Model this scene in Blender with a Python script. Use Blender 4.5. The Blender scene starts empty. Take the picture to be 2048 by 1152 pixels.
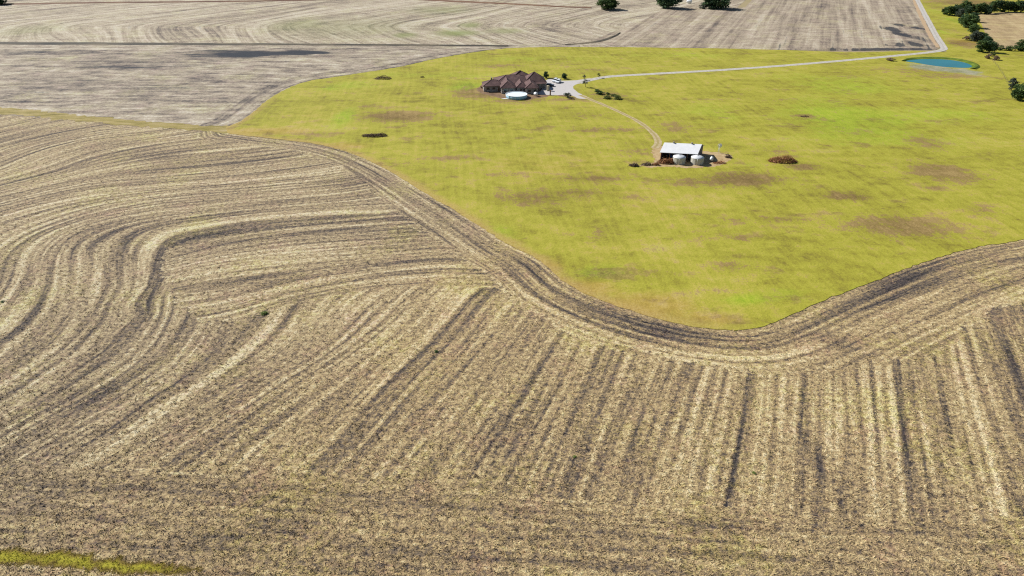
import bpy, math, random
import numpy as np
from mathutils import Vector, Matrix
from mathutils.geometry import delaunay_2d_cdt
PI = math.pi
random.seed(7)
RS = np.random.RandomState(11)
scene = bpy.context.scene
COL = scene.collection

# ------------------------------------------------------------------ camera, sky, sun, exposure
CAM_H, PITCH, FPX = 85.0, math.radians(29.6), 1365.0
cam_d = bpy.data.cameras.new('camera'); cam = bpy.data.objects.new('camera', cam_d); COL.objects.link(cam)
cam.location = (0, 0, CAM_H); cam.rotation_euler = (PI/2 - PITCH, 0, 0)
cam_d.sensor_width = 36.0; cam_d.lens = FPX/2048*36; cam_d.clip_start = 0.5; cam_d.clip_end = 12000
scene.camera = cam
SUN_EL, SUN_AZ = math.radians(37), math.radians(150)       # azimuth of the direction TOWARDS the sun, from +X
sdir = Vector((math.cos(SUN_EL)*math.cos(SUN_AZ), math.cos(SUN_EL)*math.sin(SUN_AZ), math.sin(SUN_EL)))
world = bpy.data.worlds.new('World'); scene.world = world; world.use_nodes = True
wn = world.node_tree; bg = wn.nodes['Background']
sky = wn.nodes.new('ShaderNodeTexSky'); sky.sky_type = 'NISHITA'; sky.sun_disc = False
sky.sun_elevation = SUN_EL; sky.sun_rotation = PI/2 - SUN_AZ
sky.altitude = 300; sky.dust_density = 0.6
wn.links.new(sky.outputs[0], bg.inputs['Color']); bg.inputs['Strength'].default_value = 0.055
sun_d = bpy.data.lights.new('sun', 'SUN'); sun = bpy.data.objects.new('sun', sun_d); COL.objects.link(sun)
sun_d.energy = 5.0; sun_d.angle = math.radians(0.53); sun_d.color = (1.0, 0.97, 0.925)
sun.rotation_euler = (-sdir).to_track_quat('-Z', 'Y').to_euler(); sun.location = (-60, 60, 120)
vs = scene.view_settings
vs.view_transform = 'Standard'; vs.look = 'None'; vs.gamma = 1.0; vs.use_curve_mapping = False; vs.exposure = 0.60
scene.cycles.use_denoising = False; scene.cycles.filter_width = 1.2
scene.cycles.max_bounces = 5; scene.cycles.diffuse_bounces = 2; scene.cycles.transparent_max_bounces = 4

# ------------------------------------------------------------------ helpers: pixels of the photograph -> points on the ground
cp, sp_ = math.cos(PITCH), math.sin(PITCH)
def G(px, py, z=0.0):
    a = (px-1024)/FPX; b = (576-py)/FPX
    dx, dy, dz = a, cp + b*sp_, -sp_ + b*cp
    t = (z-CAM_H)/dz
    return (dx*t, dy*t)
def GV(px, py, z=0.0): x, y = G(px, py, z); return Vector((x, y, z))
def GA(pts, z=0.0): return np.array([G(*p, z) for p in pts])
def ppm(py): return cp*(py+FPX*math.tan(PITCH)-576)/CAM_H      # photograph pixels per metre on the ground at a row

def resample(P, step, closed=False):
    P = np.asarray(P, float); n = len(P); out = []
    rng = range(n if closed else n-1)
    for i in rng:
        p1, p2 = P[i], P[(i+1) % n]
        p0 = P[(i-1) % n] if (closed or i > 0) else 2*p1-p2
        p3 = P[(i+2) % n] if (closed or i+2 < n) else 2*p2-p1
        k = max(1, int(np.linalg.norm(p2-p1)/step))
        d0, d1, d2 = [max(np.linalg.norm(v)**0.5, 1e-3) for v in (p1-p0, p2-p1, p3-p2)]   # centripetal
        t0, t1 = 0, d0; t2, t3 = d0+d1, d0+d1+d2
        for j in range(k):
            t = t1 + (t2-t1)*j/k
            A1 = (t1-t)/(t1-t0)*p0+(t-t0)/(t1-t0)*p1; A2 = (t2-t)/(t2-t1)*p1+(t-t1)/(t2-t1)*p2
            A3 = (t3-t)/(t3-t2)*p2+(t-t2)/(t3-t2)*p3
            B1 = (t2-t)/(t2-t0)*A1+(t-t0)/(t2-t0)*A2; B2 = (t3-t)/(t3-t1)*A2+(t-t1)/(t3-t1)*A3
            out.append((t2-t)/(t2-t1)*B1+(t-t1)/(t2-t1)*B2)
    if not closed: out.append(P[-1])
    return np.array(out)
def ragged(P, amp, closed=True, seed=0):
    r = np.random.RandomState(seed); n = len(P)
    T = np.roll(P, -1, 0)-np.roll(P, 1, 0); T /= np.linalg.norm(T, axis=1)[:, None]+1e-9
    N = np.stack([T[:, 1], -T[:, 0]], 1)
    a = r.randn(n); b = np.convolve(np.r_[r.randn(n+8)], np.ones(9)/3, 'valid')[:n]
    w = (0.55*a+0.6*b)*amp
    if not closed: w[0] = w[-1] = 0
    return P+N*w[:, None]
def inside(Q, P):
    x, y = Q[:, 0], Q[:, 1]; c = np.zeros(len(Q), bool)
    x1, y1 = P[:, 0], P[:, 1]; x2, y2 = np.roll(x1, -1), np.roll(y1, -1)
    for a, b, e, f in zip(x1, y1, x2, y2):
        if b == f: continue
        m = (b > y) != (f > y)
        c ^= m & (x < (e-a)*(y-b)/(f-b)+a)
    return c
def pdist(Q, P, closed=False):
    A = P if closed else P[:-1]; B = np.roll(P, -1, 0) if closed else P[1:]
    best = np.full(len(Q), 1e18)
    for a, b in zip(A, B):
        d = b-a; L = d@d+1e-12
        t = np.clip(((Q-a)@d)/L, 0, 1)
        e = Q-(a+t[:, None]*d)
        np.minimum(best, (e*e).sum(1), out=best)
    return np.sqrt(best)
def sdist(Q, P):                                   # > 0 inside
    d = pdist(Q, P, True); return np.where(inside(Q, P), d, -d)
class RBF:
    def __init__(s, P, v, lam=0.5):
        s.c = P.mean(0); s.s = P.std()+1e-9; s.P = (P-s.c)/s.s
        n = len(P); K = s.k(s.P, s.P)+np.eye(n)*lam*1e-3; L = np.c_[np.ones(n), s.P]
        M = np.zeros((n+3, n+3)); M[:n, :n] = K; M[:n, n:] = L; M[n:, :n] = L.T
        s.w = np.linalg.solve(M, np.r_[v, 0, 0, 0])
    def k(s, A, B):
        r2 = ((A[:, None]-B[None])**2).sum(2)+1e-12; return 0.5*r2*np.log(r2)
    def __call__(s, Q):
        out = np.empty(len(Q))
        for i in range(0, len(Q), 20000):
            q = (Q[i:i+20000]-s.c)/s.s
            out[i:i+20000] = s.k(q, s.P)@s.w[:-3]+np.c_[np.ones(len(q)), q]@s.w[-3:]
        return out

# ------------------------------------------------------------------ helpers: objects
def tag(o, label=None, cat=None, group=None, kind=None):
    if label: o['label'] = label
    if cat: o['category'] = cat
    if group: o['group'] = group
    if kind: o['kind'] = kind
    return o
def link(name, me, mat=None, parent=None):
    o = bpy.data.objects.new(name, me); COL.objects.link(o)
    if mat is not None and me is not None and len(me.materials) == 0: me.materials.append(mat)
    if parent is not None: o.parent = parent
    return o
def empty(name, loc, rz=0.0):
    o = bpy.data.objects.new(name, None); COL.objects.link(o)
    o.location = loc; o.rotation_euler = (0, 0, rz); o.empty_display_size = 0.5
    return o
def copy_tree(o, parent=None):
    c = o.copy(); COL.objects.link(c); c.parent = parent
    for ch in o.children: copy_tree(ch, c)
    return c
def np_mesh(name, V, F, attrs=None, smooth=False):
    V = np.asarray(V, np.float32); F = np.asarray(F, np.int32); k = F.shape[1]
    me = bpy.data.meshes.new(name)
    me.vertices.add(len(V)); me.vertices.foreach_set('co', V.ravel())
    me.loops.add(F.size); me.loops.foreach_set('vertex_index', F.ravel())
    me.polygons.add(len(F)); me.polygons.foreach_set('loop_start', np.arange(0, F.size, k, dtype=np.int32))
    me.polygons.foreach_set('loop_total', np.full(len(F), k, np.int32))
    me.polygons.foreach_set('use_smooth', np.full(len(F), bool(smooth)))
    for n, a in (attrs or {}).items():
        at = me.attributes.new(n, 'FLOAT', 'POINT'); at.data.foreach_set('value', np.asarray(a, np.float32))
    me.update(calc_edges=True); return me

class MB:
    """collects boxes, prisms, tubes and lathes into one mesh"""
    def __init__(s): s.v = []; s.f = []; s.sm = []
    def add(s, v, f, smooth=False):
        b = len(s.v); s.v += [tuple(p) for p in v]; s.f += [tuple(b+i for i in q) for q in f]; s.sm += [smooth]*len(f); return s
    def box(s, x0, x1, y0, y1, z0, z1):
        v = [(x, y, z) for z in (z0, z1) for y in (y0, y1) for x in (x0, x1)]
        return s.add(v, [(0, 2, 3, 1), (4, 5, 7, 6), (0, 1, 5, 4), (2, 6, 7, 3), (0, 4, 6, 2), (1, 3, 7, 5)])
    def prism(s, poly, axis, a, b):                # polygon in the two other axes, extruded along axis from a to b
        n = len(poly)
        def P(p, t): return {'x': (t, p[0], p[1]), 'y': (p[0], t, p[1]), 'z': (p[0], p[1], t)}[axis]
        v = [P(p, a) for p in poly]+[P(p, b) for p in poly]
        return s.add(v, [tuple(range(n))[::-1], tuple(range(n, 2*n))]+[(i, (i+1) % n, n+(i+1) % n, n+i) for i in range(n)])
    def lathe(s, prof, n=28, c=(0, 0, 0), smooth=True, axis='z'):
        v = []
        for r, z in prof:
            for k in range(n):
                a = 2*PI*k/n; q = (r*math.cos(a), r*math.sin(a), z)
                if axis == 'y': q = (q[0], q[2], q[1])
                if axis == 'x': q = (q[2], q[0], q[1])
                v.append((q[0]+c[0], q[1]+c[1], q[2]+c[2]))
        f = [(i*n+k, i*n+(k+1) % n, (i+1)*n+(k+1) % n, (i+1)*n+k) for i in range(len(prof)-1) for k in range(n)]
        return s.add(v, f, smooth)
    def tube(s, pts, rad, n=6):
        pts = [Vector(p) for p in pts]; m = len(pts)
        rad = rad if hasattr(rad, '__len__') else [rad]*m
        v = []; 
        for i, p in enumerate(pts):
            d = (pts[min(i+1, m-1)]-pts[max(i-1, 0)]).normalized()
            u = d.orthogonal().normalized() if i == 0 else (u-d*u.dot(d)).normalized()
            w = d.cross(u)
            for k in range(n):
                a = 2*PI*k/n; v.append(p+(u*math.cos(a)+w*math.sin(a))*rad[i])
        f = [(i*n+k, i*n+(k+1) % n, (i+1)*n+(k+1) % n, (i+1)*n+k) for i in range(m-1) for k in range(n)]
        f += [tuple(range(n))[::-1], tuple(range((m-1)*n, m*n))]
        return s.add(v, f, n > 4)
    def build(s, name, mat, parent=None, loc=None):
        me = bpy.data.meshes.new(name); me.from_pydata(s.v, [], s.f)
        me.polygons.foreach_set('use_smooth', s.sm); me.update()
        o = link(name, me, mat, parent)
        if loc: o.location = loc
        return o

# ------------------------------------------------------------------ helpers: shader nodes
def lin(c): c /= 255.0; return c/12.92 if c <= 0.04045 else ((c+0.055)/1.055)**2.4
KALB = 0.60                                         # photographed sunlit tone -> base colour
def C(r, g, b, k=1.0): return (lin(r)*KALB*k, lin(g)*KALB*k, lin(b)*KALB*k, 1)
class NT:
    def __init__(s, name):
        s.m = bpy.data.materials.new(name); s.m.use_nodes = True; s.t = s.m.node_tree
        s.n = s.t.nodes; s.l = s.t.links; s.p = s.n['Principled BSDF']
        s.p.inputs['Roughness'].default_value = 0.9; s.p.inputs['Specular IOR Level'].default_value = 0.15
        s._pos = None
    def put(s, sock, v):
        if isinstance(v, bpy.types.NodeSocket): s.l.new(v, sock)
        else: sock.default_value = v
    def pos(s):
        if s._pos is None: s._pos = s.n.new('ShaderNodeNewGeometry').outputs['Position']
        return s._pos
    def obj(s): return s.n.new('ShaderNodeTexCoord').outputs['Object']
    def math(s, op, a, b=0.0, clamp=False):
        q = s.n.new('ShaderNodeMath'); q.operation = op; q.use_clamp = clamp
        s.put(q.inputs[0], a); s.put(q.inputs[1], b); return q.outputs[0]
    def add(s, *a):
        r = a[0]
        for b in a[1:]: r = s.math('ADD', r, b)
        return r
    def mul(s, a, b): return s.math('MULTIPLY', a, b)
    def attr(s, n):
        q = s.n.new('ShaderNodeAttribute'); q.attribute_name = n; return q.outputs['Fac']
    def sep(s, v):
        q = s.n.new('ShaderNodeSeparateXYZ'); s.l.new(v, q.inputs[0]); return q.outputs
    def comb(s, x, y, z):
        q = s.n.new('ShaderNodeCombineXYZ')
        for i, v in enumerate((x, y, z)): s.put(q.inputs[i], v)
        return q.outputs[0]
    def noise(s, vec, scale, detail=2.0, rough=0.55, gain=1.0, bias=0.0):
        q = s.n.new('ShaderNodeTexNoise'); s.l.new(vec, q.inputs['Vector'])
        q.inputs['Scale'].default_value = scale; q.inputs['Detail'].default_value = detail; q.inputs['Roughness'].default_value = rough
        o = q.outputs[0]
        if gain != 1.0 or bias: o = s.math('MULTIPLY_ADD', o, gain); o.node.inputs[2].default_value = 0.5-0.5*gain+bias
        return o
    def voro(s, vec, scale):
        q = s.n.new('ShaderNodeTexVoronoi'); s.l.new(vec, q.inputs['Vector']); q.inputs['Scale'].default_value = scale
        return q.outputs
    def ramp(s, fac, stops, interp='LINEAR'):
        q = s.n.new('ShaderNodeValToRGB'); q.color_ramp.interpolation = interp; s.l.new(fac, q.inputs[0])
        e = q.color_ramp.elements
        while len(e) < len(stops): e.new(0.5)
        for i, (p, c) in enumerate(sorted(stops, key=lambda t: t[0])):
            e[i].position = p; e[i].color = c if hasattr(c, '__len__') else (c, c, c, 1)
        return q.outputs[0]
    def mix(s, fac, a, b, mode='MIX'):
        q = s.n.new('ShaderNodeMix'); q.data_type = 'RGBA'; q.blend_type = mode
        s.put(q.inputs['Factor'], fac); s.put(q.inputs[6], a); s.put(q.inputs[7], b); return q.outputs[2]
    def mixf(s, fac, a, b):
        q = s.n.new('ShaderNodeMix'); q.data_type = 'FLOAT'
        s.put(q.inputs[0], fac); s.put(q.inputs[2], a); s.put(q.inputs[3], b); return q.outputs[0]
    def sstep(s, v, a, b):
        q = s.n.new('ShaderNodeMapRange'); q.interpolation_type = 'SMOOTHSTEP'; s.put(q.inputs[0], v)
        q.inputs[1].default_value = a; q.inputs[2].default_value = b; return q.outputs[0]
    def gain(s, col, v):                             # colour times a value
        q = s.n.new('ShaderNodeVectorMath'); q.operation = 'SCALE'; s.l.new(col, q.inputs[0]); s.put(q.inputs[3], v); return q.outputs[0]
    def bump(s, h, strength, dist):
        q = s.n.new('ShaderNodeBump'); s.l.new(h, q.inputs['Height'])
        q.inputs['Strength'].default_value = strength; q.inputs['Distance'].default_value = dist
        s.l.new(q.outputs[0], s.p.inputs['Normal'])
    def done(s, col, rough=None):
        s.put(s.p.inputs['Base Color'], col)
        if rough is not None: s.p.inputs['Roughness'].default_value = rough
        return s.m
def simple(name, col, rough=0.7, scale=1.5, var=0.25, metal=0.0, spec=0.3, bump=0.0):
    t = NT(name); n = t.noise(t.obj(), scale, 4, 0.65)
    c = t.gain(t.ramp(n, [(0.0, col), (1.0, col)]), t.math('MULTIPLY_ADD', n, var*2)); c.node.inputs[3].links[0].from_node.inputs[2].default_value = 1-var
    t.p.inputs['Metallic'].default_value = metal; t.p.inputs['Specular IOR Level'].default_value = spec
    if bump: t.bump(n, bump, 0.05)
    return t.done(c, rough)

# ------------------------------------------------------------------ the land: outlines read off the photograph, laid on the ground
ZP = 0.10                                            # the pasture sod stands this much above the cut fields
PASTURE_LOW = [(2420, 400), (2200, 438), (2048, 478), (1950, 495), (1850, 523), (1750, 560), (1650, 600), (1590, 627), (1540, 647), (1500, 657), (1450, 658), (1380, 650),
               (1300, 632), (1200, 600), (1130, 565), (1080, 522), (1000, 478), (940, 440), (860, 392), (790, 348), (740, 322), (690, 302), (620, 286), (560, 279), (500, 272), (455, 266)]
PASTURE_TOP = [(452, 254), (480, 243), (505, 225), (540, 196), (580, 173), (625, 160), (700, 149), (800, 133), (860, 120), (930, 107), (1010, 97), (1100, 94), (1300, 95), (1500, 98), (1700, 104),
               (1860, 102), (1960, 108), (2200, 108), (2420, 108)]
pl = resample(GA(PASTURE_LOW, ZP), 1.6); pt = resample(GA(PASTURE_TOP, ZP), 2.5)
PAST = np.r_[ragged(pl, 0.28, False, 3), ragged(pt, 0.5, False, 4)]
EDGE = np.r_[resample(GA(PASTURE_LOW, ZP), 5), resample(GA(PASTURE_TOP, ZP), 8)]

def cdt(poly, near=2.4, k=0.016, far=16.0, seed=0, gap=0.8):
    """triangulated sheet: outline plus inner points whose spacing grows with distance"""
    r = np.random.RandomState(seed)
    lo, hi = poly.min(0), poly.max(0); pts = []
    y = lo[1]+0.5
    while y < hi[1]:
        s = min(max(near, k*abs(y)), far)
        x = np.arange(lo[0], hi[0], s)+r.rand()*s; pts.append(np.c_[x, np.full(len(x), y)]); y += s*1.1
    Q = np.concatenate(pts); Q += (r.rand(*Q.shape)-0.5)*min(0.6, near*0.5)
    Q = Q[inside(Q, poly)]
    d = pdist(Q, poly, True); Q = Q[d > gap]
    n = len(poly)
    V, E, F, *_ = delaunay_2d_cdt([Vector(p) for p in poly]+[Vector(p) for p in Q], [(i, (i+1) % n) for i in range(n)], [list(range(n))], 1, 1e-4)
    return np.array([(v.x, v.y) for v in V]), np.array([f for f in F if len(f) == 3])
def sheet(name, poly, z, mat, attrf=None, skirt=0.0, kind='structure', **kw):
    V, F = cdt(poly, **kw); A = attrf(V) if attrf else {}
    v3 = np.c_[V, np.full(len(V), z)]
    a, b, c = V[F[:, 0]], V[F[:, 1]], V[F[:, 2]]
    flip = (b[:, 0]-a[:, 0])*(c[:, 1]-a[:, 1])-(b[:, 1]-a[:, 1])*(c[:, 0]-a[:, 0]) < 0
    F[flip] = F[flip][:, ::-1]
    if skirt:
        n = len(poly); m = len(v3); low = v3[:n].copy(); low[:, 2] -= skirt
        v3 = np.r_[v3, low]; A = {q: np.r_[w, w[:n]] for q, w in A.items()}
        i = np.arange(n); j = (i+1) % n
        F = np.r_[F, np.c_[i, j, m+j], np.c_[i, m+j, m+i]]
    me = np_mesh(name, v3, F, A); o = link(name, me, mat); tag(o, kind=kind)
    return o

# row families of the foreground field (each curve one wheel line of the combine)
ROWS_A = [
 [(-150, 385), (0, 332), (75, 302), (175, 277), (310, 262)],
 [(-150, 412), (0, 370), (100, 345), (200, 312), (310, 290), (425, 275)],
 [(-150, 455), (0, 415), (100, 390), (200, 372), (350, 360), (500, 345), (640, 327)],
 [(-60, 640), (5, 570), (25, 510), (60, 480), (125, 450), (225, 420), (350, 400), (500, 387), (680, 370)],
 [(-40, 700), (40, 640), (80, 570), (100, 500), (140, 465), (230, 440), (350, 420), (500, 403), (690, 388)],
 [(-120, 840), (0, 776), (75, 726), (125, 691), (165, 641), (195, 576), (200, 515), (216, 480), (270, 452), (380, 433), (500, 418), (700, 402)],
 [(-120, 890), (0, 825), (100, 755), (210, 690), (260, 630), (280, 580), (287, 500), (310, 470), (360, 452), (450, 437), (550, 425), (730, 412)],
 [(-120, 915), (0, 841), (100, 781), (165, 728), (215, 675), (260, 615), (298, 555), (306, 505), (335, 478), (400, 462), (520, 446), (780, 428)],
 [(-120, 985), (0, 921), (100, 856), (210, 806), (300, 746), (350, 691), (380, 636), (395, 560)],
 [(-60, 1030), (75, 956), (200, 876), (300, 801), (400, 736), (475, 661), (510, 600)],
 [(40, 1060), (175, 971), (300, 896), (450, 812), (550, 746), (650, 676), (710, 600)],
 [(250, 1070), (350, 986), (450, 896), (575, 801), (700, 716), (800, 641), (850, 590)],
 [(430, 1090), (525, 1001), (650, 886), (775, 751), (875, 656), (930, 590)],
 [(590, 1100), (650, 1026), (750, 906), (875, 766), (950, 686), (1010, 610)],
 [(810, 1110), (875, 1001), (950, 891), (1024, 786), (1074, 711), (1124, 640)],
 [(1000, 1120), (1050, 1000), (1110, 870), (1165, 755), (1200, 670)],
 [(1180, 1130), (1204, 1046), (1244, 896), (1284, 791), (1324, 696)],
 [(1425, 1130), (1440, 1056), (1464, 931), (1479, 846), (1494, 766), (1502, 706)],
 [(1592, 1150), (1597, 1060), (1604, 926), (1609, 800), (1613, 706)],
 [(1692, 1150), (1689, 1060), (1687, 876), (1685, 780), (1684, 690)],
 [(1818, 1150), (1809, 1060), (1794, 901), (1779, 776), (1767, 656)],
 [(2036, 1150), (2022, 1080), (1989, 951), (1964, 866), (1924, 706), (1894, 600)],
 [(2170, 1150), (2110, 950), (2046, 801), (1999, 676), (1968, 590)],
]
ROWS_B = [
 [(330, 478), (450, 458), (600, 443), (800, 428), (900, 425)], [(345, 510), (390, 493), (500, 470), (650, 452), (825, 440), (950, 440)],
 [(330, 548), (450, 522), (600, 505), (750, 495), (900, 485), (1000, 490)], [(450, 618), (525, 597), (600, 577), (750, 552), (900, 541), (990, 545)],
 [(480, 650), (600, 615), (750, 590), (980, 580)]]
def row_field(rows, spacing=7.0):
    cs = [resample(GA(r), spacing) for r in rows]; vals = [0.0]
    for a, b in zip(cs, cs[1:]):
        d = pdist(b, a); lo = np.sort(d)[:max(3, int(len(d)*0.6))]; vals.append(vals[-1]+lo.mean())
    P = np.concatenate(cs); v = np.concatenate([np.full(len(c), q) for c, q in zip(cs, vals)])
    return RBF(P, v, 2.0), vals
rbfA, valA = row_field(ROWS_A)
rbfB, valB = row_field(ROWS_B)
polyB = resample(GA([(335, 492), (400, 478), (600, 450), (840, 425), (960, 470), (1040, 560), (1000, 580), (900, 572), (750, 578), (600, 602), (480, 640), (400, 640), (345, 600)]), 8, True)
lineD0, lineD1 = GA([(0, 1092), (1600, 1210)]); nD = np.array([-(lineD1-lineD0)[1], (lineD1-lineD0)[0]]); nD /= np.linalg.norm(nD)
HEADW = 15.0
def stain_field(Q, spots, z=0.0):
    """soft blotches (px, py, half width px, half height px, strength): wet soil, dead grass"""
    out = np.zeros(len(Q))
    for px, py, a, b, s in spots:
        c = np.array(G(px, py, z)); rx = a/ppm(py); yn = np.array(G(px, py+b, z)); ry = abs(c[1]-yn[1])
        e = ((Q[:, 0]-c[0])/rx)**2+((Q[:, 1]-c[1])/ry)**2
        out = np.maximum(out, s*np.exp(-0.9*e**1.3))
    return out
FSTAIN = [(720, 360, 70, 22, .55), (860, 455, 60, 45, .3), (1010, 545, 60, 25, .35), (1320, 668, 120, 16, .35), (1670, 682, 40, 16, .9), (1640, 930, 16, 60, .8), (1430, 1050, 60, 45, .5), (150, 800, 90, 30, .35),
          (430, 1080, 70, 14, .7), (560, 1050, 90, 22, .6), (1830, 560, 120, 22, .45), (200, 650, 60, 50, .3), (330, 320, 90, 14, .4), (80, 1005, 60, 20, .5), (1870, 830, 30, 100, .4)]
FPALE = [(540, 690, 70, 60, .5), (400, 560, 45, 70, .55), (900, 500, 50, 40, .4), (1180, 680, 60, 25, .5), (1420, 712, 140, 16, .6), (200, 1010, 130, 30, .5), (930, 600, 60, 20, .4), (1250, 1050, 90, 30, .3), (1540, 1010, 40, 60, .3)]
def attr_F(Q):
    d = -sdist(Q, EDGE)
    right = np.clip((Q[:, 0]-G(1480, 660)[0])/25, 0, 1)
    w = HEADW+9*right-6.0*np.clip((G(900, 420)[1]-Q[:, 1])/-60, 0, 1)
    dD = (Q-lineD0)@nD
    return {'rowA': rbfA(Q), 'rowB': rbfB(Q), 'edge': d, 'wB': np.clip(sdist(Q, polyB), -20, 20), 'wH': np.clip(w-d, -30, 30), 'rowD': dD, 'wD': np.clip(17-dD, -30, 30),
            'wet': stain_field(Q, FSTAIN), 'pale': stain_field(Q, FPALE)}

def stubble_colour(t, v, tone=(1, 1, 1), sat=1.0):
    def c(r, g, b):
        m = (r+g+b)/3; return C(*[max(0, (m+(q-m)*sat)*k) for q, k in zip((r, g, b), tone)])
    return t.ramp(v, [(0.0, c(52, 50, 54)), (0.2, c(94, 86, 82)), (0.42, c(152, 134, 109)), (0.62, c(192, 170, 133)), (0.82, c(216, 198, 156)), (1.0, c(238, 224, 190))])
def streaks(t, phi, fx=0.85, along=0.024, xy=None, coarse=0.16):
    x, y, _ = t.sep(t.pos())
    v1 = t.comb(t.mul(phi, fx), t.mul(x, along), t.mul(y, along)); v2 = t.comb(t.mul(phi, coarse), t.mul(x, along*0.25), t.mul(y, along*0.25))
    return t.noise(v1, 1.0, 3.0, 0.6), t.noise(v2, 1.0, 2.0, 0.5)
def lines_ramp(t, phi, lines, lo, hi):
    """explicit wheel lines: (row value, amplitude, width m) -> signed value around 0"""
    f = t.math('DIVIDE', t.math('SUBTRACT', phi, lo), hi-lo); out = None
    lines = sorted(lines)
    for i in range(0, len(lines), 9):
        st = [(0.0, 0.5), (1.0, 0.5)]
        last = 0.0
        for v, a, w in lines[i:i+9]:
            p = (v-lo)/(hi-lo); h = w/(hi-lo)
            if p-h <= last+1e-4: p = last+h+2e-4
            st += [(p-h, 0.5), (p, 0.5+a), (p+h, 0.5)]; last = p+h
        st = [q for q in st if 0 <= q[0] <= 1]
        r = t.math('SUBTRACT', t.ramp(f, st), 0.5)
        out = r if out is None else t.add(out, r)
    return out
def grain(t, near=True):
    p = t.pos(); x, y, z = t.sep(p); q = t.comb(t.mul(x, 0.8), y, z)
    return t.noise(q, 2.4, 2.0, 0.75), t.noise(q, 0.95, 3.0, 0.72), t.noise(p, 0.045, 3.0, 0.55)
def finish_stubble(t, v, g1, g2, g3, tone, sat, tint=False, bump=0.5, weedy=1.0, warm=None, wet=None):
    q = t.n.new('ShaderNodeTexNoise'); t.l.new(t.pos(), q.inputs['Vector']); q.inputs['Scale'].default_value = 0.9; q.inputs['Detail'].default_value = 3.0; q.inputs['Roughness'].default_value = 0.75
    r, g, b = t.sep(q.outputs['Color'])                       # straw, leaf and stalk litter of different hues
    hue = t.noise(t.pos(), 0.10, 3, 0.6)
    base = stubble_colour(t, v, tone, sat)
    c = lambda a, k: t.math('MULTIPLY', t.math('SUBTRACT', a, 0.5), k)
    pk = t.sstep(t.add(c(r, 1.6), c(hue, 1.6), 0.5), 0.55, 1.0); wd = t.sstep(t.add(c(g, 1.7), c(g3, 1.6), 0.5), 0.52, 1.0); ru = t.sstep(t.add(c(b, 1.8), 0.5), 0.62, 1.05)
    col = t.mix(t.mul(pk, 0.8), base, t.mix(1.0, base, (0.98, 0.86, 0.98, 1), 'MULTIPLY'))
    col = t.mix(t.mul(ru, 0.8), col, t.mix(1.0, col, (1.0, 0.82, 0.55, 1), 'MULTIPLY'))
    col = t.mix(t.mul(wd, 0.85*weedy), col, t.mix(1.0, col, (0.90, 1.0, 0.60, 1), 'MULTIPLY'))
    if warm is not None: col = t.mix(t.mul(warm, t.sstep(v, 0.2, 0.6)), col, t.mix(1.0, col, (1.03, 0.985, 0.87, 1), 'MULTIPLY'))
    if wet is not None: col = t.mix(wet, col, (0.022, 0.027, 0.036, 1))
    if tint: col = t.gain(col, t.attr('tint'))
    if bump: t.bump(t.add(g1, t.mul(g2, 1.2), t.mul(v, 0.4)), bump, 0.35)
    return t.done(col, 0.95)
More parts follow.
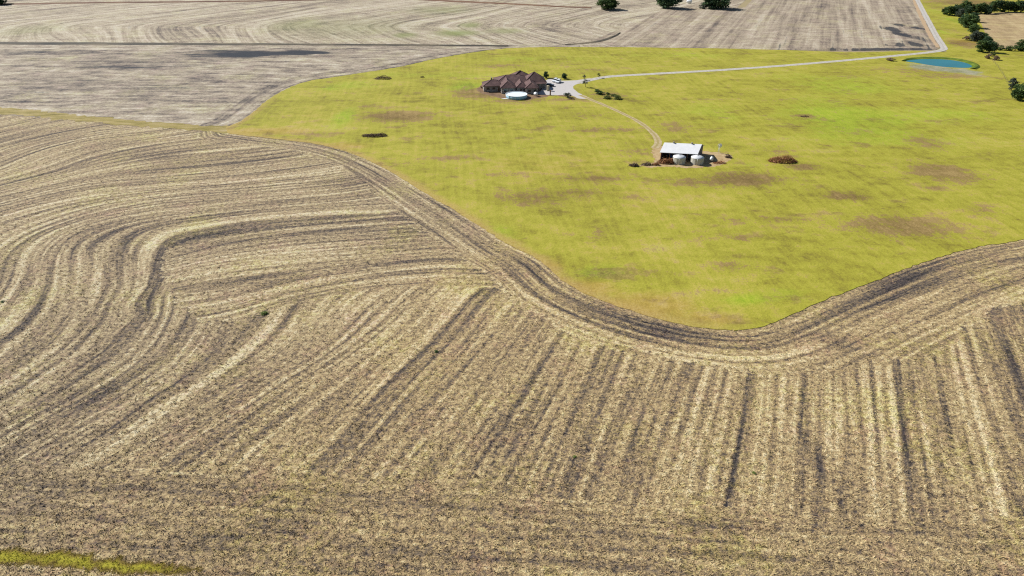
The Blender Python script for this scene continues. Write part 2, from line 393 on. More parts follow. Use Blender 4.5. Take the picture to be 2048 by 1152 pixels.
def mat_front(tint=False):
    t = NT('stubble_straw' if tint else 'stubble_soil')
    g1, g2, g3 = grain(t)
    jit = t.math('MULTIPLY', t.math('SUBTRACT', g2, 0.5), 9.0); jit2 = t.add(jit, t.math('MULTIPLY', t.math('SUBTRACT', g3, 0.5), 16.0))
    A, B, D, d = t.attr('rowA'), t.attr('rowB'), t.attr('rowD'), t.attr('edge')
    mB = t.sstep(t.add(t.attr('wB'), jit), -1.0, 1.5); mH = t.sstep(t.add(t.attr('wH'), jit2), -1.0, 1.0); mD = t.sstep(t.add(t.attr('wD'), jit2), -1.5, 1.5)
    pick = lambda m: t.math('GREATER_THAN', m, 0.5)
    phi = t.mixf(pick(mH), t.mixf(pick(mD), t.mixf(pick(mB), A, t.add(B, 900.0)), t.add(D, 1500.0)), t.add(d, 2200.0))
    s1, s2 = streaks(t, phi)
    L = []
    for i, q in enumerate(valA):
        k = RSL.rand(); L += [(q, 0.45, 0.75), (q+1.7, -0.40, 0.8)] if i in (5, 6, 12, 16, 20, 21) else [(q, -0.42, 0.8), (q-1.7, 0.24, 0.8)] if i in (0, 1, 3, 4, 7, 9, 17, 18) else [(q, (0.16, -0.18)[k > .5], 0.9)]
        if i+1 < len(valA):
            g = valA[i+1]-q
            for f in ((0.33, 0.66) if g > 7 else (0.5,)):
                if g > 4.5: L.append((q+g*f, RSL.choice([-0.17, 0.15, -0.1, 0.2]), RSL.uniform(0.6, 1.3)))
    lnA = lines_ramp(t, A, L, valA[0]-5, valA[-1]+5)
    inner = t.math('MULTIPLY', t.math('SUBTRACT', 1.0, mH), t.math('MULTIPLY', t.math('SUBTRACT', 1.0, mD), t.math('SUBTRACT', 1.0, mB)))
    lnA = t.mul(t.mul(lnA, inner), t.math('MULTIPLY_ADD', g3, 2.4)); lnA.node.inputs[1].links[0].from_node.inputs[2].default_value = -0.45
    lnB = lines_ramp(t, B, [(valB[0], -.2, .8), (valB[1], .2, .8), (valB[1]+3, -.25, .8), (valB[2], -.2, .9), (valB[2]-3, .2, .8), (valB[2]+5, .2, .9), (valB[3], -.3, .9), (valB[3]+2.2, .2, 1.0)], valB[0]-8, valB[-1]+8)
    lnH = lines_ramp(t, d, [(0.5, 0.12, 0.8), (2.6, 0.06, 1.0), (4.6, -0.2, 0.9), (7.0, -0.12, 0.9), (9.4, -0.12, 0.8), (11.6, 0.22, 1.4), (14.5, 0.1, 1.5)], -1.0, 30.0)
    lnB = t.mul(t.mul(lnB, mB), t.math('SUBTRACT', 1.0, mH)); lnH = t.mul(t.mul(lnH, mH), t.math('MULTIPLY_ADD', g2, 1.5))
    c = lambda a, k: t.math('MULTIPLY', t.math('SUBTRACT', a, 0.5), k)
    brk = t.math('MULTIPLY_ADD', g2, 1.8); brk.node.inputs[2].default_value = 0.1
    wob = t.noise(t.comb(t.mul(phi, 0.12), t.mul(t.sep(t.pos())[0], 0.02), t.mul(t.sep(t.pos())[1], 0.02)), 1.0, 2.0, 0.5)
    per = t.mul(t.math('SINE', t.add(t.mul(phi, 2*PI/2.5), t.mul(wob, 8.0))), t.sstep(t.add(g3, c(s2, 0.8)), 0.30, 0.62))
    brk = t.mul(brk, t.math('SUBTRACT', 1.0, t.mul(mD, 0.35)))
    v = t.add(0.585, t.mul(t.add(c(s1, 1.45), c(s2, 0.62), t.mul(per, 0.10), t.mul(lnA, 1.05), t.mul(lnB, 0.8), t.mul(lnH, 0.75)), brk), c(g1, 0.85), c(g2, 1.5), c(g3, 0.25))
    pat = t.math('MULTIPLY_ADD', g2, 1.6); pat.node.inputs[2].default_value = 0.1
    v = t.add(v, t.mul(t.mul(t.attr('wet'), pat), -0.34), t.mul(t.attr('pale'), 0.12))
    return finish_stubble(t, v, g1, g2, g3, (1, 1, 1), 1.0, tint, warm=t.sstep(t.add(A, c(g3, 30.0)), valA[6], valA[13]), weedy=0.75)
def mat_far(name, attr='row', tone=(1, 1, 1), sat=0.8, contrast=1.0, bias=0.56, fx=0.4, edgew=0.0, wetk=0.0, lines=None, along=0.012, coarse=0.1, gm=1.5):  # paler, bluer tones on the distant stubble put haze into the base colour
    t = NT(name); g1, g2, g3 = grain(t); phi = t.attr(attr)
    if edgew:
        d = t.attr('edge'); m = t.math('GREATER_THAN', t.add(edgew, t.math('MULTIPLY', t.math('SUBTRACT', g3, 0.5), 22.0)), d)
        phi = t.mixf(m, phi, t.add(d, 700.0))
    s1, s2 = streaks(t, phi, fx, along, coarse=coarse)
    c = lambda a, k: t.math('MULTIPLY', t.math('SUBTRACT', a, 0.5), k*contrast)
    v = t.add(bias, c(s1, 0.95), c(s2, 0.5), c(g1, 0.5), c(g2, 1.1), c(t.noise(t.comb(t.mul(t.sep(t.pos())[0], 0.09), t.mul(t.sep(t.pos())[1], 0.17), 4.0), 1.0, 3.0, 0.7), gm), c(g3, 0.4))
    if edgew:
        lnH = lines_ramp(t, t.attr('edge'), [(0.8, -0.3, 1.2), (5, 0.1, 1.5), (8, -.18, 1.2), (12, -.1, 1.2), (16, .1, 1.4)], -1, 40); v = t.add(v, lnH)
    if lines: v = t.add(v, t.mul(lines_ramp(t, t.attr(attr), *lines), 1.0))
    wm = None
    if wetk:
        wa = t.attr('wet'); v = t.add(v, t.mul(wa, -0.25)); wm = t.mul(t.sstep(t.add(wa, c(g2, 0.8), c(s1, 2.0), c(g3, .5)), 0.34, 0.6), wetk)
    return finish_stubble(t, v, g1, g2, g3, tone, sat, False, 0.3, 0.6, None, wm)
RSL = np.random.RandomState(5)

# base sheet out to the horizon
def mat_ground():
    t = NT('open_farmland'); n = t.noise(t.pos(), 0.004, 4, 0.6); m = t.noise(t.pos(), 0.6, 3, 0.6)
    c = t.ramp(t.add(t.mul(n, 0.8), t.mul(m, 0.25)), [(0.3, C(150, 150, 80)), (0.5, C(182, 165, 125)), (0.7, C(196, 180, 150))])
    return t.done(c)
gm = np_mesh('ground', [(-9000, -3000, -0.06), (9000, -3000, -0.06), (9000, 9000, -0.06), (-9000, 9000, -0.06)], [(0, 1, 2, 3)])
tag(link('ground', gm, mat_ground()), kind='structure')

# foreground stubble field
FRONT = resample(GA([(-600, 205), (-200, 212), (200, 240), (470, 262), (800, 300), (1150, 470), (1400, 560), (1700, 520), (2048, 430), (2500, 360)]), 12)
FRONT = np.r_[FRONT, GA([(2700, 1000), (2400, 1400), (1024, 1500), (-400, 1400), (-700, 1000)])]
m_front = mat_front()
sheet('stubble_field', FRONT, 0.0, m_front, attr_F, near=1.8, k=0.015, far=8)

# middle left field
hd = np.array([1.0, -0.075])
def attr_M(Q): return {'row': Q[:, 1]+0.075*Q[:, 0]+0.00002*Q[:, 0]**2, 'edge': -sdist(Q, EDGE), 'wet': stain_field(Q, [(490, 108, 62, 6.5, 1.3), (590, 105.5, 70, 4, 1.2), (440, 103.5, 80, 3, .85), (665, 104, 60, 2.2, .75), (405, 112, 40, 5, .55), (250, 128, 120, 18, .38), (100, 170, 120, 30, .3), (120, 105, 130, 6, .4), (300, 175, 120, 14, .3)])}
MID = GA([(-700, 84), (-300, 86), (1160, 90), (1160, 150), (600, 262), (470, 264), (200, 243), (-200, 216), (-700, 207)])
sheet('stubble_field', MID, 0.006, mat_far('stubble_middle', 'row', (1.0, 1.0, 1.03), 0.68, 0.95, 0.62, 0.30, 14.0, 0.95, None, 0.02), attr_M, near=5, k=0.015, far=12)
# contour-farmed field beyond the terrace
yT = G(355, 50)[1]
def attr_T(Q):
    u = Q[:, 1]-yT
    r = Q[:, 0]-np.where(u > 0, 0.78, 0.62)*np.sqrt(u*u+14**2)+5*np.sin(Q[:, 0]*0.03)+3*np.sin(Q[:, 0]*0.071+1)-0.00018*Q[:, 0]**2*0
    return {'row': r, 'wet': stain_field(Q, [(330, 58, 25, 8, .3)]), 'green': stain_field(Q, [(915, 66, 40, 6, .9), (810, 70, 22, 5, .8), (940, 50, 20, 5, .8), (600, 50, 60, 14, .4), (1010, 62, 30, 5, .6), (700, 55, 120, 20, .3), (60, 60, 60, 12, .3), (880, 20, 60, 8, .4)])}
TOP = GA([(-900, 89), (1310, 96), (1420, 60), (1480, 10), (1560, -60), (-900, -60)])
tT = mat_far('stubble_contour', 'row', (1.0, 1.0, 1.02), 0.72, 1.35, 0.71, 0.26, 0, 0.3, None, 0.008, 0.08, 0.65)
nt = tT.node_tree; pr = nt.nodes['Principled BSDF']; src = pr.inputs['Base Color'].links[0].from_socket
q = nt.nodes.new('ShaderNodeMix'); q.data_type = 'RGBA'; ga = nt.nodes.new('ShaderNodeAttribute'); ga.attribute_name = 'green'
nt.links.new(ga.outputs['Fac'], q.inputs[0]); nt.links.new(src, q.inputs[6]); q.inputs[7].default_value = C(150, 160, 95); nt.links.new(q.outputs[2], pr.inputs['Base Color'])
sheet('stubble_field', TOP, -0.012, tT, attr_T, near=8, k=0.015, far=16)
# straight rows beside the lane
a0, a1 = GA([(1391, 88), (1445, 25)]); b0, b1 = GA([(1878, 92), (1832, 4)]); rd = (a1-a0)/np.linalg.norm(a1-a0)+(b1-b0)/np.linalg.norm(b1-b0); rd /= np.linalg.norm(rd); rn = np.array([rd[1], -rd[0]])
def attr_R(Q):
    return {'row': Q@rn, 'wet': stain_field(Q, [(1790, 62, 9, 6, 1.3), (1803, 69, 9, 4.5, 1.3), (1782, 57, 12, 4, 1.0), (1796, 50, 6, 4, 1.0), (1841, 58, 8, 5, 1.2), (1830, 88, 14, 6, .9), (1800, 90, 12, 3.5, .9), (1720, 100, 110, 2.2, 1.0), (1780, 99, 90, 3, 1.0), (1775, 90, 10, 3, .7), (1830, 75, 18, 10, .5)])}
REC = GA([(1172, 86), (1230, 62), (1296, 36), (1332, 15), (1490, 15), (1560, -60), (1822, -60), (1838, 0), (1884, 92), (1872, 100), (1700, 102), (1300, 96)])
sheet('stubble_field', REC, 0.012, mat_far('stubble_rows', 'row', (1.0, 0.99, 1.01), 0.68, 1.0, 0.64, 0.26, 0, 0.85, None, 0.008, 0.09, 0.8), attr_R, near=5, k=0.012, far=12)

# pasture
BROWN = [(800, 232, 75, 12, .95), (1490, 358, 80, 16, .85), (1420, 365, 110, 10, .7), (1180, 357, 90, 8, .7), (1070, 395, 80, 18, .65), (1150, 385, 70, 10, .6), (1690, 392, 50, 10, .9), (1885, 345, 70, 22, .8), (1800, 452, 120, 26, .75), (1605, 333, 40, 8, .85),
         (1850, 285, 40, 14, .6), (1200, 260, 90, 6, .6), (1350, 255, 40, 14, .5), (1560, 440, 60, 8, .6), (1470, 440, 30, 9, .6), (1480, 475, 24, 4, .7), (1330, 545, 30, 8, .5), (1470, 535, 40, 9, .6), (1510, 513, 18, 4, .8), (1610, 232, 22, 5, .9), (905, 316, 60, 7, .6),
         (960, 186, 60, 12, .85), (1040, 200, 70, 6, .7), (1200, 470, 40, 14, .35), (1870, 378, 25, 5, .7), (1550, 300, 40, 10, .4), (1170, 230, 40, 8, .45), (740, 212, 30, 5, .6), (640, 268, 90, 5, .5), (1000, 132, 60, 4, .6), (1180, 140, 50, 4, .5), (1120, 127, 60, 3, .4),
         (1150, 198, 70, 5, .6), (1215, 190, 40, 10, .6), (1840, 140, 90, 8, .45), (1700, 150, 60, 6, .35), (1900, 152, 90, 5, .6), (1390, 470, 40, 8, .5), (1000, 350, 60, 8, .4), (1960, 420, 40, 16, .45), (1250, 395, 60, 8, .4), (1610, 380, 24, 5, .7), (1720, 265, 40, 6, .4), (1560, 200, 60, 4, .4), (1270, 290, 30, 5, .5), (1290, 305, 60, 8, .5)]
LUSH = [(930, 172, 40, 12, .9), (1200, 545, 60, 16, .9), (1500, 600, 60, 10, .8), (1580, 590, 60, 12, .8), (1700, 240, 160, 60, .75), (1680, 170, 140, 30, .6), (690, 232, 22, 20, .9), (700, 170, 60, 10, .5), (1050, 300, 120, 20, .3), (850, 150, 140, 8, .5), (1000, 470, 60, 30, .5), (1080, 118, 150, 8, .5), (1900, 230, 120, 30, .5), (1430, 230, 80, 30, .5), (660, 175, 25, 7, .8), (1350, 330, 60, 5, .4), (1720, 580, 80, 14, .5), (1340, 110, 200, 8, .4), (1500, 330, 30, 6, .4)]
OCHRE = [(1100, 330, 200, 60, .42), (800, 200, 150, 50, .32), (1300, 400, 250, 60, .36), (1250, 500, 150, 40, .32), (1900, 440, 150, 40, .4), (1000, 240, 150, 40, .32), (1560, 420, 160, 60, .3), (620, 230, 80, 40, .35), (1300, 610, 110, 28, 1.), (1180, 575, 70, 18, .9), (1420, 640, 70, 12, .9), (1100, 530, 40, 20, .7), (1460, 650, 60, 8, .8), (560, 262, 90, 8, .9), (690, 292, 60, 8, .8), (860, 372, 40, 20, .4), (500, 262, 60, 8, .9), (1960, 470, 60, 16, .35), (1500, 640, 30, 8, .5), (620, 200, 60, 30, .25)]
MUD = [(1850, 133, 36, 5, 1.0), (1890, 139, 44, 5, 1.0), (1930, 143, 36, 5, .9), (1820, 128, 16, 3, .7), (1955, 150, 16, 4, .8)]
def attr_P(Q):
    e = sdist(Q, EDGE)
    return {'brown': stain_field(Q, BROWN, ZP), 'lush': stain_field(Q, LUSH, ZP), 'ochre': stain_field(Q, OCHRE, ZP), 'edge': e, 'mud': stain_field(Q, MUD, ZP), 'rimk': np.clip((G(1520, 650)[0]-Q[:, 0])/22, 0, 1)*np.clip((G(560, 200)[1]-Q[:, 1])/60+0.4, 0, 1)}
def mat_pasture(tint=False):
    t = NT('pasture_blades' if tint else 'pasture_sod'); p = t.pos(); x, y, z = t.sep(p)
    w = t.add(x, t.mul(y, 0.10), t.mul(t.noise(p, 0.012, 2, 0.5), 9.0))
    drill = t.noise(t.comb(t.mul(w, 0.55), t.mul(y, 0.012), 0.0), 1.0, 2.5, 0.6)
    broad = t.noise(t.comb(t.mul(x, 0.03), t.mul(y, 0.05), 1.0), 1.0, 4, 0.6); mid = t.noise(t.comb(t.mul(x, 0.11), t.mul(y, 0.2), 5.0), 1.0, 4, 0.62); fine = t.noise(p, 1.5, 3, 0.65); mot = t.noise(t.comb(t.mul(x, 0.33), t.mul(y, 0.20), 9.0), 1.0, 4, 0.72)
    c = lambda a, k: t.math('MULTIPLY', t.math('SUBTRACT', a, 0.5), k)
    v = t.add(0.5, c(broad, 1.1), c(mid, 0.9), c(mot, 0.85), c(fine, 0.55), c(drill, 0.5))
    base = t.ramp(v, [(0.1, C(140, 128, 54)), (0.32, C(168, 161, 58)), (0.52, C(183, 179, 64)), (0.72, C(198, 185, 82)), (0.95, C(214, 195, 114))])
    lush = t.ramp(t.add(v, c(fine, .3)), [(0.2, C(134, 154, 42)), (0.5, C(164, 183, 48)), (0.85, C(192, 200, 66))])
    col = t.mix(t.sstep(t.add(t.attr('lush'), c(mid, 1.1), c(broad, 1.6)), 0.16, 1.0), base, lush)
    och = t.ramp(v, [(0.2, C(160, 130, 62)), (0.5, C(194, 162, 82)), (0.8, C(214, 186, 118))])
    col = t.mix(t.mul(t.sstep(t.add(t.attr('ochre'), c(mid, 0.9)), 0.2, 0.9), 0.8), col, och)
    rim = t.math('SUBTRACT', 1.0, t.sstep(t.add(t.attr('edge'), c(mid, 6.0)), 0.4, 4.6)); col = t.mix(t.mul(t.mul(rim, 0.72), t.attr('rimk')), col, t.ramp(fine, [(0.35, C(190, 156, 84)), (0.65, C(212, 184, 120))]))
    dead = t.ramp(t.add(v, c(fine, 0.5)), [(0.15, C(112, 86, 58)), (0.5, C(146, 119, 76)), (0.85, C(178, 150, 98))])
    bm = t.sstep(t.add(t.mul(t.attr('brown'), 1.5), c(mid, 2.2), c(broad, 1.0), c(mot, 2.6), c(fine, 1.8)), 0.34, 0.95)
    spots = t.noise(t.comb(t.mul(x, 0.055), t.mul(y, 0.085), 21.0), 1.0, 5, 0.7); bm = t.math('MAXIMUM', bm, t.mul(t.sstep(t.add(spots, c(mot, 0.3)), 0.555, 0.67), 0.72))
    col = t.mix(t.mul(bm, 0.9), col, dead)
    col = t.mix(t.mul(t.sstep(t.add(t.attr('mud'), c(mid, 1.0), c(fine, 0.6)), 0.25, 0.7), 0.85), col, t.ramp(v, [(0.2, C(120, 124, 96)), (0.5, C(156, 158, 134)), (0.8, C(190, 186, 165))]))
    if tint: col = t.gain(col, t.attr('tint'))
    else: t.bump(t.add(fine, mid), 0.4, 0.3)
    return t.done(col, 0.9)
m_past = mat_pasture()
sheet('pasture', PAST, ZP, m_past, attr_P, skirt=0.45, near=4, k=0.014, far=8)
# verge right of the lane and the tilled field behind the trees
VERGE = GA([(1822, -60), (1838, 0), (1886, 94), (1900, 112), (2500, 112), (2700, -60)], ZP-0.02)
def attr_V(Q):
    return {'brown': stain_field(Q, [(1930, 88, 40, 9, .7), (1945, 20, 60, 6, .4), (1880, 15, 30, 6, .5), (1990, 110, 20, 4, .6), (1900, 60, 20, 10, .35), (1940, 5, 90, 8, .8)], ZP), 'lush': stain_field(Q, [(1872, 60, 8, 40, .7), (1915, 42, 20, 10, .9), (1880, 25, 20, 10, .5)], ZP), 'ochre': stain_field(Q, [(1930, 85, 40, 12, .8)], ZP), 'edge': np.full(len(Q), 50.0), 'mud': np.zeros(len(Q)), 'rimk': np.zeros(len(Q))}
sheet('verge', VERGE, ZP-0.02, m_past, attr_V, near=6, k=0.012, far=12)
TILL = resample(GA([(1958, 29), (2000, 25), (2100, 25), (2400, 27), (2400, 98), (2060, 97), (2005, 98), (1990, 90), (1974, 72), (1964, 50)], ZP), 6, True)
sheet('tilled_field', TILL, ZP+0.012, mat_far('tilled_soil', 'row', (1.0, 0.97, 0.9), 0.9, 0.45, 0.66, 0.2), lambda Q: {'row': Q@rn}, near=8, k=0.014, far=16)

# ------------------------------------------------------------------ narrow grass strips, lanes, bare soil
def ribbon(name, pts, wid, z, mat, step=2.0, amp=0.15, profile=None, seed=1, kind='structure', pz=None):
    """pts in px, wid: width m (or list); profile: list of (across -1..1, height) for a real ridge"""
    P = resample(GA(pts, z if pz is None else pz), step); n = len(P)
    W = np.interp(np.linspace(0, 1, n), np.linspace(0, 1, len(wid)), wid) if hasattr(wid, '__len__') else np.full(n, wid)
    T = np.gradient(P, axis=0); T /= np.linalg.norm(T, axis=1)[:, None]; N = np.c_[T[:, 1], -T[:, 0]]
    prof = profile or [(-1, 0), (-0.5, 0.0), (0, 0), (0.5, 0.0), (1, 0)]
    r = np.random.RandomState(seed); V = []; ac = []
    for a, h in prof:
        j = r.randn(n)*amp*(abs(a) > 0.9); j = np.convolve(j, [.25, .5, .25], 'same')
        V.append(np.c_[P+N*(W/2*a+j)[:, None], np.full(n, z)+h*(0.8+0.4*np.convolve(r.rand(n+6), np.ones(7)/7, 'valid'))]); ac.append(np.full(n, a)*W/2)
    m = len(prof); V = np.concatenate(V); ac = np.concatenate(ac); F = []
    for k in range(m-1):
        i = np.arange(n-1); F.append(np.c_[k*n+i, (k+1)*n+i, (k+1)*n+i+1, k*n+i+1])
    F = np.concatenate(F)
    a, b, c = V[F[0, 0]], V[F[0, 1]], V[F[0, 2]]
    if (b[0]-a[0])*(c[1]-a[1])-(b[1]-a[1])*(c[0]-a[0]) < 0: F = F[:, ::-1]
    return tag(link(name, np_mesh(name, V, F, {'across': ac}), mat), kind=kind)
def mat_weeds(name, stops, scale=0.35, edge=0.0):
    t = NT(name); p = t.pos(); x, y, _ = t.sep(p)
    n = t.noise(t.comb(t.mul(x, 0.25), y, 0.0), scale, 4, 0.65); f = t.noise(p, 2.0, 3, 0.6)
    v = t.add(t.mul(t.noise(t.comb(t.mul(x, 0.25), y, 0.0), scale, 4, 0.65, 1.9), 0.75), t.mul(f, 0.25))
    if edge: v = t.add(t.mul(v, 0.45), t.mul(t.sstep(t.attr('edge'), 0.0, edge), 0.5))
    t.bump(f, 0.5, 0.3); return t.done(t.ramp(v, stops))
m_water = mat_weeds('waterway_grass', [(0.12, C(112, 102, 46)), (0.36, C(152, 138, 70)), (0.56, C(182, 163, 100)), (0.85, C(204, 184, 140))])
WAY = np.r_[ragged(resample(GA([(-400, 191), (0, 215), (100, 224), (200, 234), (300, 244), (400, 251), (480, 252)]), 1.5), 1.1, False, 8), ragged(resample(GA([(490, 268), (400, 261), (300, 254), (200, 246), (100, 237), (0, 228), (-400, 206)]), 1.5), 1.1, False, 9)]
sheet('grass_waterway', WAY, 0.05, m_water, near=4, far=8)
m_strip = mat_weeds('strip_grass', [(0.05, C(116, 98, 58)), (0.3, C(146, 126, 56)), (0.5, C(164, 152, 52)), (0.75, C(186, 178, 58))], 0.8, 1.1)
STR = np.r_[ragged(resample(GA([(-300, 1095), (0, 1100), (110, 1106), (240, 1118), (330, 1126), (400, 1137)]), 0.5), 0.45, False, 21), ragged(resample(GA([(405, 1141), (330, 1150), (270, 1149), (180, 1140), (80, 1134), (0, 1132), (-300, 1130)]), 0.5), 0.32, False, 22)]
sheet('grass_strip', STR, 0.03, m_strip, lambda Q: {'edge': pdist(Q, STR, True)}, near=0.4, k=0.0, far=0.4, gap=0.2)
m_terr = mat_weeds('terrace_weeds', [(0.2, C(70, 70, 68)), (0.5, C(104, 98, 86)), (0.75, C(156, 142, 118)), (0.9, C(180, 164, 136))], 0.12)
m_terr2 = mat_weeds('terrace_red_weeds', [(0.2, C(104, 74, 64)), (0.5, C(138, 104, 84)), (0.85, C(170, 145, 115))], 0.12)
RIDGE = [(-1, 0), (-0.45, 0.4), (0, 0.55), (0.45, 0.38), (1, 0)]
ribbon('terrace_ridge', [(-600, 85), (0, 86.5), (300, 87.5), (600, 89), (850, 90.5), (1015, 92)], [11, 11, 8, 4], 0.0, m_terr, 5, 0.5, RIDGE, 31)
ribbon('terrace_ridge', [(1130, 90), (1190, 84), (1225, 74), (1240, 66)], [2, 5, 4, 1.5], -0.004, m_terr, 4, 0.3, RIDGE, 32)
ribbon('terrace_ridge', [(-500, 13), (0, 8.5), (200, 5.5), (420, 3.5), (640, 0), (760, -3)], [9, 9, 6], -0.004, m_terr2, 6, 0.6, [(a, h*1.3) for a, h in RIDGE], 33)
ribbon('terrace_ridge', [(780, -4), (860, 0.5), (960, 5), (1060, 10), (1140, 14.5), (1182, 15)], [6, 9, 8, 5], -0.004, m_terr2, 6, 0.6, [(a, h*1.3) for a, h in RIDGE], 34)
t = NT('lane_gravel'); p = t.pos(); ac = t.math('ABSOLUTE', t.attr('across')); n = t.noise(p, 0.5, 4, 0.65)
rut = t.math('SUBTRACT', 1.0, t.math('MULTIPLY', t.math('SUBTRACT', 1.0, t.sstep(ac, 0.25, 0.6)), 0.14))
m_lane = t.done(t.gain(t.ramp(n, [(0.3, C(190, 182, 170)), (0.6, C(222, 216, 206)), (0.8, C(236, 232, 226))]), rut))
ribbon('gravel_lane', [(1158, 166), (1180, 160), (1215, 153.5), (1300, 148), (1450, 139.5), (1600, 128.5), (1720, 118), (1800, 110.5), (1850, 105.5), (1878, 101.5), (1888, 98), (1886, 92), (1874, 74), (1858, 44), (1844, 18), (1833, -4), (1812, -50)], 4.2, ZP+0.03, m_lane, 2.5, 0.12, None, 41)
m_tan = simple('tan_dirt', C(206, 176, 138), 0.95, 0.15, 0.2)
ribbon('dirt_shoulder', [(1876, 95), (1866, 80), (1850, 50), (1836, 20), (1826, -4)], [2.4, 2.8, 2.8, 2.2], ZP+0.008, m_tan, 3, 0.3, None, 42)
t = NT('track_dirt'); p = t.pos(); ac = t.math('ABSOLUTE', t.attr('across')); n = t.noise(p, 0.8, 4, 0.65)
mid = t.math('SUBTRACT', 1.0, t.sstep(t.add(ac, t.mul(n, 0.3)), 0.45, 0.75))
m_track = t.done(t.mix(t.mul(mid, 0.6), t.ramp(n, [(0.3, C(186, 162, 112)), (0.7, C(224, 208, 168))]), C(168, 150, 80)))
ribbon('farm_track', [(1160, 190), (1182, 199), (1215, 213), (1250, 229), (1280, 245), (1301, 261), (1313, 275), (1316, 286), (1309, 296)], [2.6, 2.2, 2.2, 2.4, 3.2], ZP+0.02, m_track, 1.5, 0.14, None, 43)
def blob(name, pts, z, mat, amp=0.25, step=1.2, seed=0, kind='structure'):
    P = ragged(resample(GA(pts, z), step, True), amp, True, seed); return sheet(name, P, z, mat, near=1.5, k=0.01, far=4, seed=seed, kind=kind)
m_lot = simple('lot_gravel', C(216, 210, 206), 0.95, 0.5, 0.13)
blob('gravel_yard', [(1088, 164), (1100, 158), (1122, 161), (1150, 160.5), (1178, 157), (1190, 158), (1166, 165), (1151, 169), (1146, 174), (1150, 180), (1160, 187), (1178, 197), (1160, 197), (1140, 190), (1105, 190), (1072, 187), (1082, 181)], ZP+0.012, m_lot, 0.2, 1.0, 51)
t = NT('yard_soil'); n = t.noise(t.pos(), 0.35, 4, 0.65); m_yard = t.done(t.ramp(n, [(0.25, C(112, 88, 66)), (0.5, C(146, 118, 92)), (0.75, C(176, 150, 112))]))
blob('bare_yard', [(961, 172), (955, 180), (968, 188), (990, 194), (1015, 199), (1050, 200), (1080, 196), (1110, 191), (1140, 193), (1150, 188), (1120, 176), (1098, 163), (1060, 160), (1000, 160), (972, 164)], ZP+0.006, m_yard, 0.8, 1.2, 52)
t = NT('barn_soil'); n = t.noise(t.pos(), 0.5, 4, 0.65); m_bsoil = t.done(t.ramp(n, [(0.25, C(172, 142, 96)), (0.5, C(204, 176, 130)), (0.75, C(226, 204, 158))]))
blob('barn_yard', [(1282, 330), (1300, 334), (1340, 334), (1400, 336), (1440, 331), (1458, 320), (1462, 310), (1445, 307), (1415, 303), (1370, 295), (1330, 292), (1312, 296), (1300, 306), (1310, 316), (1302, 325)], ZP+0.006, m_bsoil, 0.6, 0.8, 53)

# pond: water, green rim, dry mud bank
t = NT('pond_water'); t.p.inputs['Specular IOR Level'].default_value = 0.12
n = t.noise(t.pos(), 0.8, 3, 0.6); t.bump(n, 0.08, 0.1)
m_pond = t.done(t.ramp(t.noise(t.pos(), 0.05, 2, 0.5), [(0.3, C(6, 116, 130)), (0.7, C(14, 140, 152))]), 0.12)
PONDP = [(1810, 122.5), (1822, 119.6), (1845, 118.2), (1875, 118.4), (1905, 120.5), (1930, 125.5), (1944, 132), (1938, 135.5), (1915, 135.4), (1885, 133.5), (1855, 129.5), (1828, 125)]
P = resample(GA(PONDP, ZP), 2.0, True); sheet('pond', P, ZP+0.035, m_pond, near=3, far=6)
m_rim = mat_weeds('pond_reeds', [(0.2, C(62, 82, 26)), (0.5, C(104, 128, 40)), (0.8, C(150, 165, 60))], 0.5)
ribbon('pond_bank', [(1806, 122.5), (1814, 119.2), (1838, 116.6), (1875, 116.4), (1908, 118.5), (1936, 124), (1952, 132), (1947, 138)], [2, 5, 6, 6, 5, 3], ZP+0.004, m_rim, 2, 0.3, [(-1, 0), (-0.3, 0.6), (0.3, 0.55), (1, 0)], 61)

# ------------------------------------------------------------------ trees
def mat_leaf(name, dark, mid, light):
    t = NT(name); r = t.attr('tint'); t.p.inputs['Specular IOR Level'].default_value = 0.2
    c = t.ramp(r, [(0.0, dark), (0.5, mid), (1.0, light)])
    m = t.done(c, 0.75)
    tr = t.n.new('ShaderNodeBsdfTranslucent'); t.l.new(c, tr.inputs[0]); mx = t.n.new('ShaderNodeMixShader'); mx.inputs[0].default_value = 0.25
    t.l.new(t.p.outputs[0], mx.inputs[1]); t.l.new(tr.outputs[0], mx.inputs[2]); t.l.new(mx.outputs[0], t.n['Material Output'].inputs['Surface'])
    return m
LEAF = {'weed': mat_leaf('leaf_weed', (.08, .12, .03, 1), (.16, .22, .05, 1), (.26, .30, .09, 1)),
        'oak': mat_leaf('leaf_oak', (.022, .046, .016, 1), (.065, .115, .034, 1), (.15, .21, .06, 1)),
        'cedar': mat_leaf('leaf_cedar', (.018, .042, .022, 1), (.048, .092, .042, 1), (.105, .16, .065, 1)),
        'grey': mat_leaf('leaf_grey', (.040, .055, .042, 1), (.085, .105, .075, 1), (.14, .16, .11, 1)),
        'yellow': mat_leaf('leaf_yellow', (.045, .07, .018, 1), (.10, .13, .03, 1), (.17, .19, .05, 1)),
        'brown': mat_leaf('leaf_brown', (.09, .062, .04, 1), (.19, .13, .08, 1), (.30, .22, .14, 1))}
m_bark = simple('bark', (.09, .07, .055, 1), 0.9, 3.0, 0.4)
def leaf_cards(P, size, r, elong=1.0):
    n = len(P); a = r.randn(n, 3); a /= np.linalg.norm(a, axis=1)[:, None]; b = np.cross(a, r.randn(n, 3)); b /= np.linalg.norm(b, axis=1)[:, None]
    s = size*(0.6+0.8*r.rand(n))[:, None]
    V = np.stack([P-a*s*elong, P+b*s*0.6, P+a*s*elong, P-b*s*0.6], 1).reshape(-1, 3)
    F = np.arange(4*n).reshape(n, 4); return V, F
